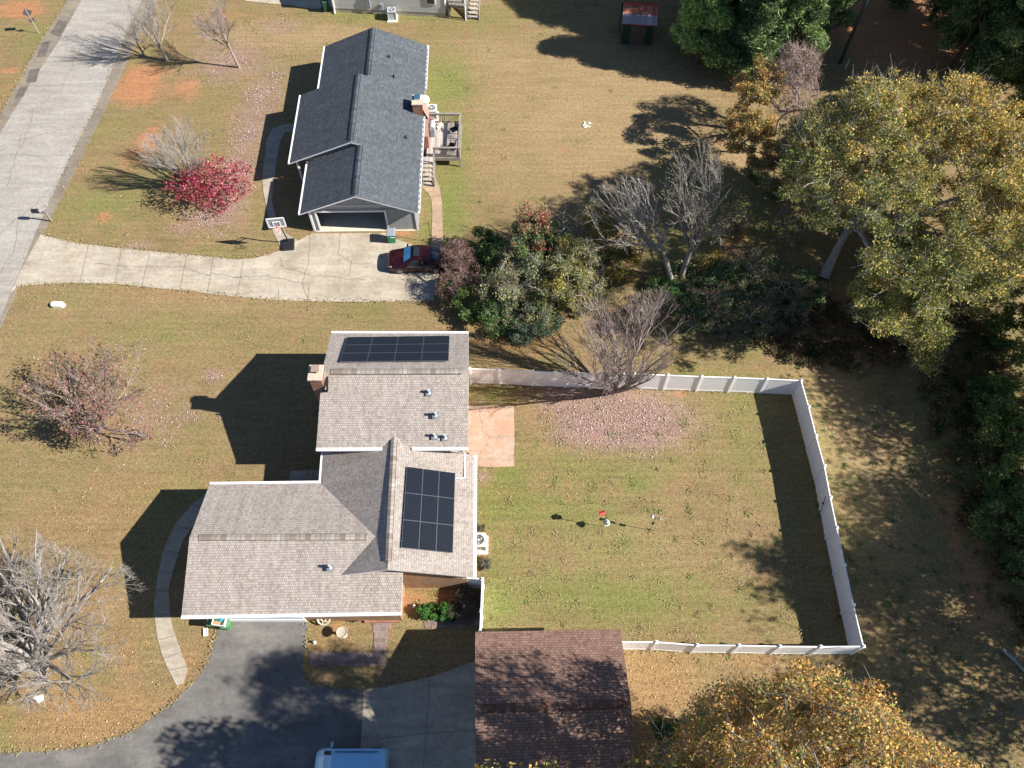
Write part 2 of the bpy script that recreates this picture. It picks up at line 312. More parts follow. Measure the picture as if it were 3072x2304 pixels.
# ------------------------------------------------------------------ ground
rng = np.random.default_rng(5); random.seed(5)
def vnoise(X, Y, s, seed):
    r = np.random.default_rng(seed).random((64, 64)); x = X*s; y = Y*s
    xi = np.floor(x).astype(int); yi = np.floor(y).astype(int); fx = x-xi; fy = y-yi; fx = fx*fx*(3-2*fx); fy = fy*fy*(3-2*fy)
    g = lambda a, b: r[a % 64, b % 64]
    return (g(xi, yi)*(1-fx)+g(xi+1, yi)*fx)*(1-fy)+(g(xi, yi+1)*(1-fx)+g(xi+1, yi+1)*fx)*fy
MASKS = {
 'green': [(1330, 260, 90, 110, .95), (1350, 620, 60, 160, .95), (1370, 420, 50, 90, .8), (1330, 200, 60, 60, .6), (1520, 1420, 120, 70, .8), (1480, 1520, 70, 120, .7), (1500, 1760, 80, 190, .85), (1700, 1400, 110, 60, .75), (1900, 1450, 60, 35, .8),
           (1850, 1640, 160, 60, .5), (1870, 1780, 60, 40, .7), (1640, 1540, 260, 90, .75), (1800, 1790, 420, 90, .8), (1750, 1400, 330, 60, .6), (1300, 690, 60, 40, .8), (1290, 580, 60, 80, .6), (2230, 1250, 110, 170, .5), (2080, 1130, 150, 40, .6), (1480, 1180, 90, 30, .6),
           (300, 620, 180, 60, .55), (420, 560, 130, 90, .35), (450, 1000, 200, 60, .35), (520, 1480, 90, 130, .4), (330, 380, 60, 40, .4), (250, 840, 200, 40, .3), (1180, 40, 200, 25, .9), (1450, 50, 120, 40, .5), (2080, 560, 120, 90, .6), (1280, 1800, 60, 60, .5),
           (1780, 1230, 30, 20, .3), (2230, 940, 220, 90, .9), (2200, 680, 160, 130, .8), (2350, 640, 120, 80, .6), (2500, 1500, 120, 300, .35), (20, 2180, 40, 100, .8), (2000, 720, 120, 100, .5), (1110, 930, 60, 30, .4), (640, 780, 80, 40, .4), (2850, 1500, 120, 300, .45), (2950, 1250, 150, 300, .7), (90, 110, 60, 60, .4)],
 'straw': [(1800, 330, 420, 230, 1.), (1500, 180, 300, 70, .8), (900, 110, 220, 40, .9), (2230, 500, 120, 120, .9), (1950, 1650, 300, 160, .5), (2050, 1350, 160, 120, .35), (2000, 2080, 200, 90, .7), (2560, 1330, 120, 250, .8), (1700, 560, 300, 60, .5), (330, 1000, 300, 200, .25), (600, 900, 260, 60, .4),
           (2450, 1150, 120, 60, .6), (2700, 200, 200, 60, .5)],
 'soil': [(435, 225, 60, 30, 1.), (400, 275, 80, 40, .9), (560, 265, 60, 40, .5), (60, 30, 60, 25, 1.), (440, 430, 35, 60, .8), (400, 470, 40, 50, .5), (1782, 1310, 12, 16, 1.), (2040, 1180, 30, 12, .7), (1230, 1800, 60, 40, .6), (1330, 1790, 50, 30, .6), (2210, 750, 60, 100, .7), (2230, 920, 160, 40, .6), (2400, 940, 150, 60, .7),
          (700, 50, 120, 20, .4), (2720, 90, 230, 100, 1.1), (2600, 150, 80, 80, .7), (990, 1880, 60, 40, .35), (1700, 450, 20, 8, .6), (1710, 1490, 10, 8, .8), (1712, 1440, 8, 6, .8), (1205, 700, 60, 6, .8), (2950, 1750, 80, 140, .6), (2860, 1600, 50, 200, .5), (1000, 330, 20, 200, .0), (310, 650, 30, 20, .5), (1450, 1640, 30, 60, .5), (30, 210, 25, 10, .8)],
 'pink': [(1870, 1255, 190, 85, 1.4), (1720, 1200, 110, 60, 1.), (1760, 1290, 110, 60, 1.), (1840, 1130, 140, 50, .7), (700, 190, 110, 65, .7), (790, 280, 70, 75, .7), (750, 390, 60, 100, .8), (690, 560, 70, 110, 1.), (640, 650, 90, 40, .8), (560, 680, 60, 25, .5), (840, 80, 80, 25, .5), (640, 150, 80, 60, .5), (1450, 1430, 20, 20, 1.), (1440, 1205, 15, 8, .8), (500, 430, 90, 60, .4),
          (690, 830, 0, 0, 0), (560, 1240, 50, 40, .5), (530, 1170, 60, 60, .4), (440, 1260, 120, 110, .5), (1300, 1980, 70, 40, .25), (640, 1125, 30, 20, .7), (380, 1400, 40, 30, .4), (420, 740, 60, 18, .5)],
 'leafy': [(1500, 1030, 150, 40, 1.), (1400, 1000, 120, 30, .9), (1650, 1020, 120, 50, .5), (240, 2150, 260, 100, 1.), (100, 2000, 160, 160, .7), (380, 1960, 90, 100, .6), (560, 2000, 40, 80, .7), (300, 1800, 160, 90, .5), (980, 1950, 90, 60, .7), (300, 1560, 260, 90, .5), (1950, 2100, 200, 170, .9), (2350, 1990, 260, 40, .6), (2750, 250, 300, 90, .8),
           (100, 300, 120, 100, .5), (560, 880, 300, 25, .6), (400, 1450, 200, 40, .5), (980, 890, 60, 12, .6), (2500, 1000, 200, 120, .7), (2900, 1900, 200, 200, .6), (520, 600, 90, 70, .4)],
}
def build_ground():
    xs = np.concatenate([[-700, -300, -120, -70], np.arange(-54, 54.01, .35), [70, 120, 300, 700]])
    ys = np.concatenate([[-500, -150, -40, -12], np.arange(-4, 76, .35), [90, 140, 320, 900]])
    X, Y = np.meshgrid(xs, ys); n, m_ = X.shape
    Z = (vnoise(X, Y, .12, 3)-.5)*.10+(vnoise(X, Y, .5, 4)-.5)*.03
    Z = Z*0-.0
    V = np.stack([X, Y, Z], -1).reshape(-1, 3)
    i = np.arange(n*m_).reshape(n, m_); Fq = np.stack([i[:-1, :-1], i[:-1, 1:], i[1:, 1:], i[1:, :-1]], -1).reshape(-1, 4)
    me = bpy.data.meshes.new('lawn'); me.vertices.add(len(V)); me.vertices.foreach_set('co', V.ravel())
    me.loops.add(Fq.size); me.loops.foreach_set('vertex_index', Fq.ravel()); me.polygons.add(len(Fq))
    me.polygons.foreach_set('loop_start', np.arange(0, Fq.size, 4)); me.update(calc_edges=True)
    for k, bl in MASKS.items():
        a = np.zeros(len(V))
        for (u, v, ru, rv, s) in bl:
            if s == 0: continue
            c = G(u, v); rx = (G(u+ru, v)-G(u-ru, v)).length/2; ry = (G(u, v+rv)-G(u, v-rv)).length/2
            d = ((V[:, 0]-c.x)/max(rx, .2))**2+((V[:, 1]-c.y)/max(ry, .2))**2
            a = np.maximum(a, s*np.exp(-d*.85))
        nz = vnoise(V[:, 0], V[:, 1], .45, 11)*.6+vnoise(V[:, 0], V[:, 1], 1.3, 12)*.4
        a = np.clip(a*(.62+.76*nz), 0, 1.3)
        at = me.attributes.new(k, 'FLOAT', 'POINT'); at.data.foreach_set('value', a.astype(np.float32))
        MK[k] = (V.copy(), a)
    o = bpy.data.objects.new('lawn', me); COL.objects.link(o); o['kind'] = 'structure'
    m, nt, b = nm('lawn_grass'); tc = node(nt, 'ShaderNodeTexCoord').outputs['Object']
    A = {k: node(nt, 'ShaderNodeAttribute', attribute_name=k).outputs['Fac'] for k in MASKS}
    big = noise(nt, tc, .22, 5, .6); mid = noise(nt, tc, 1.1, 5, .65); fine = noise(nt, tc, 9, 4, .75); vf = noise(nt, tc, 34, 3, .7)
    c = ramp(nt, big, [(.34, (.27, .215, .105)), (.46, (.345, .255, .14)), (.58, (.28, .245, .11)), (.7, (.36, .265, .155))])
    c = mixc(nt, ramp(nt, mid, [(.42, 0.), (.68, .55)]), c, (.245, .235, .09))
    c = mixc(nt, ramp(nt, noise(nt, tc, .6, 5, .7, .4), [(.5, 0.), (.7, .6)]), c, (.38, .26, .15))
    def over(c, k, col, lo, hi, amt=1.0, thr=fine, wt=.5):
        f = math_(nt, 'ADD', A[k], math_(nt, 'MULTIPLY', math_(nt, 'SUBTRACT', thr, .5), wt))
        f = math_(nt, 'ADD', f, math_(nt, 'MULTIPLY', math_(nt, 'SUBTRACT', mid, .5), 1.5))
        return mixc(nt, math_(nt, 'MULTIPLY', ramp(nt, f, [(lo, 0.), (hi, 1.)]), amt), c, col)
    c = over(c, 'straw', (.44, .34, .19), .1, .9, .85)
    c = over(c, 'green', (.205, .275, .07), .05, 1.0, .85)
    c = over(c, 'leafy', (.42, .27, .13), .25, .85, .75, vf, 1.2)
    c = over(c, 'soil', (.56, .27, .14), .2, .7, .85)
    c = over(c, 'pink', (.42, .30, .28), .2, .9, .75, vf, 1.3)
    gr1 = noise(nt, tc, 15, 2, .6); gr2 = noise(nt, tc, 4.5, 4, .75)
    c = mixc(nt, ramp(nt, gr1, [(.54, 0.), (.68, .42)]), c, (.62, .50, .34))
    c = mixc(nt, 1, c, ramp(nt, gr1, [(.36, .6), (.5, 1.0)]), 'MULTIPLY')
    c = mixc(nt, 1, c, ramp(nt, gr2, [(.32, .68), (.6, 1.08)]), 'MULTIPLY')
    c = mixc(nt, 1, c, ramp(nt, vf, [(.32, .75), (.52, 1.0)]), 'MULTIPLY')
    mp = node(nt, 'ShaderNodeMapping'); mp.inputs['Scale'].default_value = (.25, 3.2, 1); mp.inputs['Rotation'].default_value = (0, 0, .06); nt.links.new(tc, mp.inputs['Vector'])
    st = noise(nt, mp.outputs[0], 1.0, 3, .6); c = mixc(nt, 1, c, ramp(nt, st, [(.35, .88), (.65, 1.06)]), 'MULTIPLY')
    c = mixc(nt, 1, c, (.87, .80, .76), 'MULTIPLY')
    nt.links.new(c, b.inputs['Base Color']); b.inputs['Roughness'].default_value = 1; b.inputs['Specular IOR Level'].default_value = .1
    c = c
    hh = math_(nt, 'ADD', fine, math_(nt, 'MULTIPLY', vf, .6)); bump(nt, b, hh, .5, .04)
    me.materials.append(m); return o
MK = {}; PAVED = []
build_ground()
def mask_at(k, P):
    V, a = MK[k]; n = int(round(math.sqrt(1)))
    xs = np.unique(V[:, 0]); ys = np.unique(V[:, 1]); A = a.reshape(len(ys), len(xs))
    ix = np.clip(np.searchsorted(xs, P[:, 0]), 0, len(xs)-1); iy = np.clip(np.searchsorted(ys, P[:, 1]), 0, len(ys)-1)
    return A[iy, ix]
def slab(name, px, z1, mat, smooth=True, z0=-.05, k=5, joints=None, world_pts=None, wob=0, jmat=None, jw=.03):
    P = world_pts or [G(u, v, z1) for u, v in px]; PAVED.append(px) if name != 'road_shoulder' else None
    Q = crm(P, k, True) if smooth else P
    if wob:
        Q = [q+Vector((random.uniform(-wob, wob), random.uniform(-wob, wob), 0)) for q in Q]
    mb = MB(); mb.prism([(q.x, q.y) for q in Q], z0, z1)
    for J in (joints or []):
        wdt = jw
        pts = [G(u, v, z1+.004) for u, v in J]
        for a, b in zip(pts[:-1], pts[1:]):
            d = (b-a).normalized(); s = Vector((-d.y, d.x, 0))*wdt/2
            mb.face([a-s, b-s, b+s, a+s], 1)
    o = mb.build(name, [mat, jmat or T['joint']]); o['kind'] = 'structure'; return o
def wob(pts, amp=5, n=6, seed=0):
    r = random.Random(seed); out = []
    for (a, b), (c, d) in zip(pts[:-1], pts[1:]):
        for j in range(n):
            t = j/n; out.append((a+(c-a)*t+r.uniform(-amp, amp), b+(d-b)*t+r.uniform(-amp, amp)))
    out.append(pts[-1]); return out
# road and its shoulders (extended beyond the frame both ways)
slab('road_shoulder', [(330, -240), (203, 0), (113, 140), (0, 345), (-260, 800), (-700, 1700), (-560, 1800), (0, 985), (60, 850), (130, 700), (230, 500), (300, 360), (440, 60), (610, -240)], .012, T['shoulder'], False)
slab('road', [(380, -240), (244, 0), (172, 131), (90, 253), (0, 400), (-220, 790), (-650, 1700), (-620, 1760), (0, 955), (35, 868), (84, 752), (122, 660), (200, 490), (285, 325), (424, 0), (520, -240)], .02, T['road'], False, jw=.028, jmat=T['patch'],
     joints=[wob([(345, 60), (250, 120), (190, 260), (100, 330), (60, 450)], 5, 7, 1), wob([(290, 250), (100, 260)], 3, 6, 2), wob([(230, 380), (60, 420), (20, 560)], 4, 7, 3), wob([(200, 470), (0, 465)], 4, 7, 4), wob([(150, 560), (100, 620), (0, 700)], 4, 5, 5), wob([(330, 180), (130, 185)], 3, 6, 6), wob([(380, 80), (215, 95)], 3, 6, 7), wob([(60, 640), (40, 760), (0, 820)], 3, 5, 8)])
for i, q in enumerate([[(150, 100), (176, 60), (205, 65), (180, 110)], [(128, 128), (150, 122), (138, 168), (110, 170)], [(90, 208), (120, 205), (108, 246), (78, 248)], [(60, 262), (84, 258), (70, 290), (44, 296)]]):
    slab('tar_patch', q, .026, T['patch'], False)
rutL = [(-1, 0)]
# neighbour's light concrete drive
slab('neighbour_driveway', [(122, 703), (170, 716), (236, 730), (347, 743), (486, 757), (625, 769), (700, 778), (760, 776), (816, 760), (850, 748), (895, 722), (937, 700), (1050, 699), (1160, 699), (1172, 712), (1240, 735), (1328, 742), (1320, 800), (1300, 900),
     (1250, 903), (1083, 905), (960, 904), (833, 900), (694, 889), (556, 872), (347, 852), (222, 848), (130, 852), (50, 858), (30, 880), (60, 815), (90, 760)], .035, T['concrete'], False, jw=.035,
     joints=[wob([(931, 700), (925, 792), (905, 850), (926, 898)], 2, 3, 1), [(1022, 700), (1015, 762)], wob([(840, 770), (846, 800), (930, 826), (1100, 840)], 3, 6, 2), wob([(700, 832), (800, 828), (850, 838), (925, 850)], 3, 6, 3), [(1055, 780), (1046, 830)], [(836, 866), (835, 902)],
             [(730, 778), (712, 888)], [(560, 764), (540, 868)], [(450, 756), (425, 858)], [(365, 746), (345, 850)], wob([(1015, 762), (1055, 790), (1110, 792)], 2, 5, 4), wob([(560, 800), (620, 828), (640, 820), (730, 832)], 4, 6, 5), [(640, 770), (622, 878)], [(265, 736), (240, 846)], wob([(280, 790), (420, 800), (560, 800)], 4, 7, 6), [(928, 850), (922, 903)]])
slab('walkway', [(895, 722), (860, 752), (842, 742), (818, 692), (803, 640), (790, 575), (786, 535), (794, 470), (800, 420), (815, 388), (845, 374), (880, 372), (882, 392), (856, 396), (842, 420), (832, 470), (823, 535), (815, 600), (828, 655), (858, 700)], .03, T['path'], False, jw=.03, joints=[[(788, 556), (820, 560)], [(793, 470), (832, 474)], [(788, 596), (818, 598)], [(806, 655), (830, 650)]])
slab('side_path', [(1262, 512), (1298, 508), (1306, 530), (1318, 560), (1326, 610), (1328, 680), (1328, 741), (1294, 741), (1295, 690), (1297, 640), (1294, 600), (1285, 580), (1266, 562)], .03, T['tanpath'], False, joints=[[(1296, 665), (1328, 665)], [(1290, 590), (1324, 585)], [(1295, 715), (1328, 715)]])
slab('upper_house_apron', [(720, -60), (735, 2), (790, 8), (880, 16), (950, 28), (970, 20), (1000, 20), (1010, -60)], .03, T['concrete'], False, joints=[[(878, -20), (878, 16)]])
# own asphalt drive and pads
slab('asphalt_driveway', [(-300, 2262), (0, 2258), (136, 2254), (210, 2246), (271, 2240), (340, 2214), (407, 2190), (462, 2150), (520, 2109), (556, 2070), (588, 2042), (610, 2008), (628, 1978), (642, 1930), (655, 1888), (650, 1830), (920, 1830), (921, 1880), (914, 1950), (908, 2010), (916, 2035), (931, 2056), (1000, 2066), (1089, 2067), (1084, 2160), (1080, 2241), (1075, 2420), (-300, 2420)], .02, T['asphalt'], False)
slab('concrete_pad', [(1091, 2067), (1150, 2060), (1217, 2048), (1300, 2028), (1350, 2010), (1427, 1980), (1500, 1980), (1500, 2420), (1078, 2420), (1082, 2241)], .03, T['path'], False, joints=[[(1140, 2216), (1280, 2200), (1427, 2190)], [(1290, 2032), (1262, 2400)]])
slab('front_walk', [(640, 1450), (608, 1488), (577, 1512), (545, 1548), (524, 1575), (505, 1615), (488, 1658), (476, 1715), (466, 1771), (462, 1843), (472, 1916), (486, 1965), (506, 2012), (529, 2056), (548, 2050), (556, 2030), (563, 2008), (545, 1960), (529, 1916), (517, 1880), (511, 1843), (506, 1771), (517, 1720), (533, 1667), (550, 1620), (590, 1560), (660, 1500)], .03, T['path'], False, jw=.03,
     joints=[[(463, 1843), (511, 1843)], [(466, 1771), (506, 1771)], [(478, 1715), (518, 1720)], [(490, 1650), (537, 1660)], [(528, 1575), (570, 1590)], [(474, 1920), (530, 1905)], [(490, 1975), (548, 1955)], [(506, 2010), (560, 2000)], [(577, 1512), (610, 1530)]])
slab('clay_patio', [(1395, 1218), (1541, 1218), (1543, 1300), (1543, 1399), (1480, 1401), (1395, 1398)], .04, T['clay_patio'], False)
slab('porch_slab', [(872, 1412), (980, 1408), (985, 1470), (860, 1470)], .15, T['path'], False)
def uvslab(name, px, z, mat):
    P = [G(u, v, z) for u, v in px]; mb = MB(); mb.prism([(p.x, p.y) for p in P], -.03, z)
    mb.uv = [[(mb.v[i][0], mb.v[i][1]) for i in f] for f in mb.f]
    o = mb.build(name, mat); o['kind'] = 'structure'; return o
uvslab('terracotta_step', [(1093, 1840), (1199, 1838), (1200, 1866), (1093, 1868)], .16, T['terracotta'])
uvslab('paver_walk', [(1117, 1866), (1174, 1866), (1171, 1885), (1160, 1890), (1164, 1910), (1158, 1930), (1160, 1957), (1157, 1996), (1100, 1998), (1000, 1997), (927, 1996), (928, 1956), (1000, 1955), (1060, 1956), (1120, 1955), (1122, 1900)], .03, T['paver'])
uvslab('paver_strip', [(1270, 1864), (1440, 1852), (1440, 1876), (1275, 1884)], .03, T['paver'])
uvslab('siding_pad', [(884, 372), (900, 300), (905, 300), (905, 372)], .03, T['path'])

# ------------------------------------------------------------------ roofs
def roofplane(mb, pts, thick=.1, m=0, mtrim=1, eave=None):
    "pts: top outline; first edge (or eave) runs along the eave"
    P = [Vector(p) for p in pts]
    e = ((eave[1]-eave[0]) if eave else (P[1]-P[0])).normalized(); n = None
    n = (P[1]-P[0]).cross(P[2]-P[1]).normalized()
    if n.z < 0: n = -n; P.reverse()
    up = n.cross(e).normalized(); o = Vector(eave[0]) if eave else Vector(pts[0])
    uv = [((p-o).dot(e), (p-o).dot(up)) for p in P]
    mb.face(P, m, uv); B = [p-Vector((0, 0, thick)) for p in P]; mb.face(list(reversed(B)), mtrim)
    k = len(P)
    for i in range(k): j = (i+1) % k; mb.face([P[i], B[i], B[j], P[j]], mtrim)
def gutter(a, b, parent, mat, r=.07, off=(0, 0, 0), name='gutter'):
    mb = MB(); o = Vector(off); mb.bar(Vector(a)+o, Vector(b)+o, r*2, r*1.7); return mb.build(name, mat, parent, True)
def ridgecap(a, b, parent, mat, w_=.16, h=.05, name='ridge_vent', edge='black'):
    a = Vector(a); b = Vector(b); d = (b-a).normalized(); s = Vector((-d.y, d.x, 0)); L = (b-a).length
    mb = MB(); z = Vector((0, 0, 1))
    for sg in (-1, 1):
        lo = s*sg*w_-z*w_*.42
        q = [a+z*h, b+z*h, b+lo+z*h, a+lo+z*h]
        if sg < 0: q.reverse()
        uv = [(0, 0), (L, 0), (L, .3), (0, .3)] if sg > 0 else [(0, .3), (L, .3), (L, 0), (0, 0)]
        mb.face(q, 0, uv)
        mb.bar(a+lo+z*(h*.3), b+lo+z*(h*.3), .035, h*1.3, 1)
    for e in (a, b): mb.face([e+z*h, e+s*w_-z*w_*.42+z*h, e+s*w_-z*w_*.42-z*.03, e-s*w_-z*w_*.42-z*.03, e-s*w_-z*w_*.42+z*h], 1)
    return mb.build(name, [mat, T[edge]], parent, True)
def vent(px, h, parent):
    p = G(*px, h); mb = MB(); mb.lathe(p-Vector((0, 0, .05)), [(.13, -.1), (.13, .06), (.07, .09), (.06, .32), (.075, .33), (.075, .36)], 10, 0)
    mb.box(p+Vector((.0, -.02, .005)), (.36, .34, .03), 0, 1, tilt=(.43, 0)); return mb.build('roof_vent', [T['galv'], T['grey_trim']], parent, True)
V3 = Vector
# ---- tan brick house
HA_e, HA_r = 4.42, 6.13; HB_e, HB_r = 3.05, 4.25; HC_e, HC_r = 3.05, 4.70
rt = thing('brick_house', 'split level brick house with tan shingle roofs, white gutters and solar panels', 'house', (G(1150, 1500).x, G(1150, 1500).y, 0))
A = {k: G(*p) for k, p in dict(nw=(994, 999, HA_e), ne=(1406, 1000, HA_e), sw=(948.7, 1344, HA_e), se=(1404.5, 1342, HA_e), rw=(966, 1114, HA_r), re=(1405.5, 1113, HA_r)).items()}
mb = MB(); roofplane(mb, [A['nw'], A['ne'], A['re'], A['rw']]); roofplane(mb, [A['sw'], A['se'], A['re'], A['rw']])
ro = mb.build('roof', [T['tan_shingle'], T['white_trim']], rt, True); ro['label'] = 'tall north wing roof of tan shingles'
def sub(o, fn):
    pass
ridgecap(A['rw']+(A['re']-A['rw'])*.06, A['rw']+(A['re']-A['rw'])*.95, rt, T['tan_cap'])
gutter(A['nw'], A['ne'], rt, T['white_trim'], off=(0, .07, -.06))
# C block
Cw = {k: G(*p) for k, p in dict(rs=(1163, 1709, HC_r), es=(1419, 1732, HC_e), en=(1420.5, 1352, HC_e), wn=(969, 1357, HC_e), wc=(962, 1449, HC_e)).items()}
rdir = None
rn = G(1183, 1300, HC_r); Cw['rn'] = rn
mC = (HC_r-HC_e)/((Cw['es']-Cw['rs']).x)
# west slope plane through ridge and west eave
B = {k: G(*p) for k, p in dict(nw=(628.8, 1453, HB_e), sw=(544.3, 1847, HB_e), se=(1204, 1836, HB_e), rw=(568.7, 1612, HB_r)).items()}
top = G(1127, 1610, HB_r); B['re'] = top
# point where south rake of C meets B's south slope
vs = G(1024, 1725, 0)
nB = (B['se']-B['sw']).cross(B['re']-B['sw']).normalized()
def onplane(u, v, p0, n_):
    o = V3((0, 0, H)); d = (G(u, v)-o); t = (p0-o).dot(n_)/d.dot(n_); return o+d*t
vsp = onplane(1024, 1726, B['sw'], nB)
mb = MB()
e_n = V3((Cw['en'].x, rn.y, HC_e)); w_n = Cw['wn'].copy()
roofplane(mb, [Cw['es'], V3((Cw['en'].x+.03, rn.y-.6, HC_e)), rn, Cw['rs']])
# west slope: ridge N, ridge S, down to valley start, valley top, west corner, west eave N
ze = lambda p: p
roofplane(mb, [Cw['wc'], w_n, rn, Cw['rs'], vsp, top], eave=(Cw['wc'], w_n))
o_ = mb.build('roof', [T['tan_shingle'], T['white_trim']], rt, True); o_['label'] = 'lower roof block with solar panels'
mb = MB()
roofplane(mb, [B['sw'], B['se'], V3((B['se'].x+.02, top.y-.35, HB_r-.14)), top, B['rw']])
roofplane(mb, [B['nw'], Cw['wc'], top, B['rw']])
o_ = mb.build('roof', [T['tan_shingle'], T['white_trim']], rt, True); o_['label'] = 'west garage wing roof'
ridgecap(B['rw']+(B['re']-B['rw'])*.05, B['rw']+(B['re']-B['rw'])*.95, rt, T['tan_cap'])
ridgecap(Cw['rs']+(rn-Cw['rs'])*.06, Cw['rs']+(rn-Cw['rs'])*.95, rt, T['tan_cap'])
gutter(B['sw'], B['se'], rt, T['white_trim'], .08, (0, -.08, -.06)); gutter(B['nw'], Cw['wc'], rt, T['white_trim'], .07, (0, .07, -.06))
gutter(Cw['es'], V3((Cw['en'].x+.03, rn.y-.6, HC_e)), rt, T['white_trim'], .09, (.09, 0, -.06)); gutter(Cw['wc'], w_n, rt, T['white_trim'], .06, (-.06, 0, -.06))
ga = A['sw']; gb = A['se']
gutter(ga, ga+(gb-ga)*.435, rt, T['white_trim'], .08, (0, -.08, -.05)); gutter(ga+(gb-ga)*.63, gb, rt, T['white_trim'], .08, (0, -.08, -.05))
mb = MB(); mb.tube([G(1385, 1346, 4.4), G(1388, 1352, 4.1), G(1394, 1360, 3.25), G(1394, 1430, 3.3), G(1393, 1434, 3.3), G(1366, 1434, 3.5)], .03, 6); mb.build('downspout', T['white_trim'], rt, True)
# walls: simple brick volumes inset from the eaves
def wallbox(x0, x1, y0, y1, h, mat, name='wall', z0=0):
    mb = MB()
    for (a, b) in (((x0, y0), (x1, y0)), ((x1, y0), (x1, y1)), ((x1, y1), (x0, y1)), ((x0, y1), (x0, y0))):
        L = math.dist(a, b); mb.face([(*a, z0), (*b, z0), (*b, h), (*a, h)], 0, [(0, z0), (L, z0), (L, h), (0, h)])
    return mb.build(name, mat, rt, True)
ax0, ax1 = A['sw'].x+.42, A['se'].x-.3; ay0, ay1 = A['sw'].y+.35, A['nw'].y-.35
wallbox(ax0, ax1, ay0, ay1, HA_e+.02, T['tan_brick'])
bx0 = B['sw'].x+.4; by0 = B['sw'].y+.45; by1 = B['nw'].y-.4
cx0 = Cw['wn'].x+.4; cx1 = Cw['es'].x-.4; cy0 = Cw['rs'].y+.35
wallbox(bx0, B['se'].x-.3, by0, by1, HB_e+.02, T['tan_brick']); wallbox(cx0, cx1, cy0, ay0-.004, HC_e+.02, T['tan_brick'])
def gable(x0, x1, y0, y1, ym, he, hr, axis, parent, mat):
    if axis == 'x': G_ = [MB().face([(x, y0, he), (x, y1, he), (x, ym, hr)], 0, [(y0, 0), (y1, 0), (ym, hr-he)]) for x in (x0, x1)]
    else: G_ = [MB().face([(x0, y, he), (x1, y, he), (ym, y, hr)], 0, [(x0, 0), (x1, 0), (ym, hr-he)]) for y in (y0,)]
    return [g.build('gable', mat, parent, True) for g in G_]
gable(ax0, ax1, ay0, ay1, (ay0+ay1)/2, HA_e, HA_r-.22, 'x', rt, T['light_siding'])
gable(bx0, bx0+.02, by0, by1, (by0+by1)/2, HB_e, HB_r-.2, 'x', rt, T['light_siding'])
gable(cx0, cx1, cy0, cy0+.02, Cw['rs'].x, HC_e, HC_r-.2, 'y', rt, T['light_siding'])
# garage doors, windows and front door
for k in range(2):
    g0 = G(690+k*0, 1850).x+.3+k*0
    if k == 0:
        mb = MB(); dx = G(672, 1850, 0).x; dw = 4.6
        mb.box((dx+dw/2, by0-.03, 1.1), (dw, .06, 2.2)); 
        for j in range(1, 4): mb.box((dx+dw/2, by0-.07, .55*j), (dw-.1, .03, .03))
        mb.build('garage_door', T['white_trim'], rt, True)
for (cx_, cy_, ax_, wz, hz, z) in ((ax0-.03, ay0+1.5, 'y', 1.3, 1.2, 3.2), (ax0-.03, ay1-1.3, 'y', 1.3, 1.2, 3.2), (ax0+5, ay1+.03, 'x', 1.4, 1.1, 3.1), (ax1+.03, ay0+2.2, 'y', 1.5, 1.2, 3.1), (cx1+.03, cy0+3, 'y', 1.5, 1.2, 1.7)):
    d = (wz, .06, hz) if ax_ == 'x' else (.06, wz, hz)
    f = MB().box((cx_, cy_, z), d).build('window', T['white_trim'], rt, True)
    d2 = (wz-.16, .09, hz-.16) if ax_ == 'x' else (.09, wz-.16, hz-.16)
    MB().box((cx_, cy_, z), d2).build('pane', T['glass'], f, True)
mb = MB(); mb.box((cx0-.03, by1+1.4, 1.2), (.06, .95, 2.05)); mb.build('door', T['red'], rt, True)
# chimney on the west gable
ch = MB(); px = A['rw'].x; py = A['rw'].y
cxc = px-.28; cyc = py-.05
cq = [G(928, 1094, 6.75), G(968, 1094, 6.75), G(966, 1140, 6.75), G(922, 1140, 6.75)]
c0 = V3((sum(p.x for p in cq)/4, sum(p.y for p in cq)/4, 0))
def ubox(mb, x0, x1, y0, y1, z0, z1, m=0):
    for a, b in (((x0, y0), (x1, y0)), ((x1, y0), (x1, y1)), ((x1, y1), (x0, y1)), ((x0, y1), (x0, y0))):
        L = math.dist(a, b); mb.face([(*a, z0), (*b, z0), (*b, z1), (*a, z1)], m, [(0, z0), (L, z0), (L, z1), (0, z1)])
    mb.face([(x0, y0, z1), (x1, y0, z1), (x1, y1, z1), (x0, y1, z1)], m)
ubox(ch, c0.x-.33, c0.x+.33, c0.y-.42, c0.y+.42, 3.0, 6.62); 
cyb = ax0
chim = ch.build('chimney', T['red_brick'], rt, True)
mb = MB(); w0 = c0.x-.33
mb.mesh([(w0, c0.y-.42, 3.6), (w0, c0.y+.42, 3.6), (cyb, c0.y+.42, 3.6), (cyb, c0.y-.42, 3.6), (w0, c0.y-.95, 2.6), (w0, c0.y+.95, 2.6), (cyb, c0.y+.95, 2.6), (cyb, c0.y-.95, 2.6), (w0, c0.y-.95, 0), (w0, c0.y+.95, 0), (cyb, c0.y+.95, 0), (cyb, c0.y-.95, 0)],
        [(0, 1, 5, 4), (1, 2, 6, 5), (3, 0, 4, 7), (4, 5, 9, 8), (5, 6, 10, 9), (7, 4, 8, 11)])
mb.build('chimney_base', T['red_brick'], chim, True)
mb = MB(); mb.box((c0.x, c0.y, 6.68), (.78, .98, .12)); mb.lathe((c0.x, c0.y+.12, 6.73), [(.2, 0), (.2, .06), (.17, .07), (.17, .2)], 4, 1); mb.box((c0.x+.0, c0.y+.12, 6.96), (.42, .44, .04), 0, 2)
mb.build('chimney_cap', [T['mortar_cap'], T['black'], T['red_brick']], chim, True)
mb = MB(); mb.box((c0.x+.52, c0.y-.1, 5.97), (.1, 1.3, .1), .1); mb.box((c0.x+.3, c0.y-.62, 5.75), (.5, .1, .15)); mb.build('flashing', T['black'], chim, True)
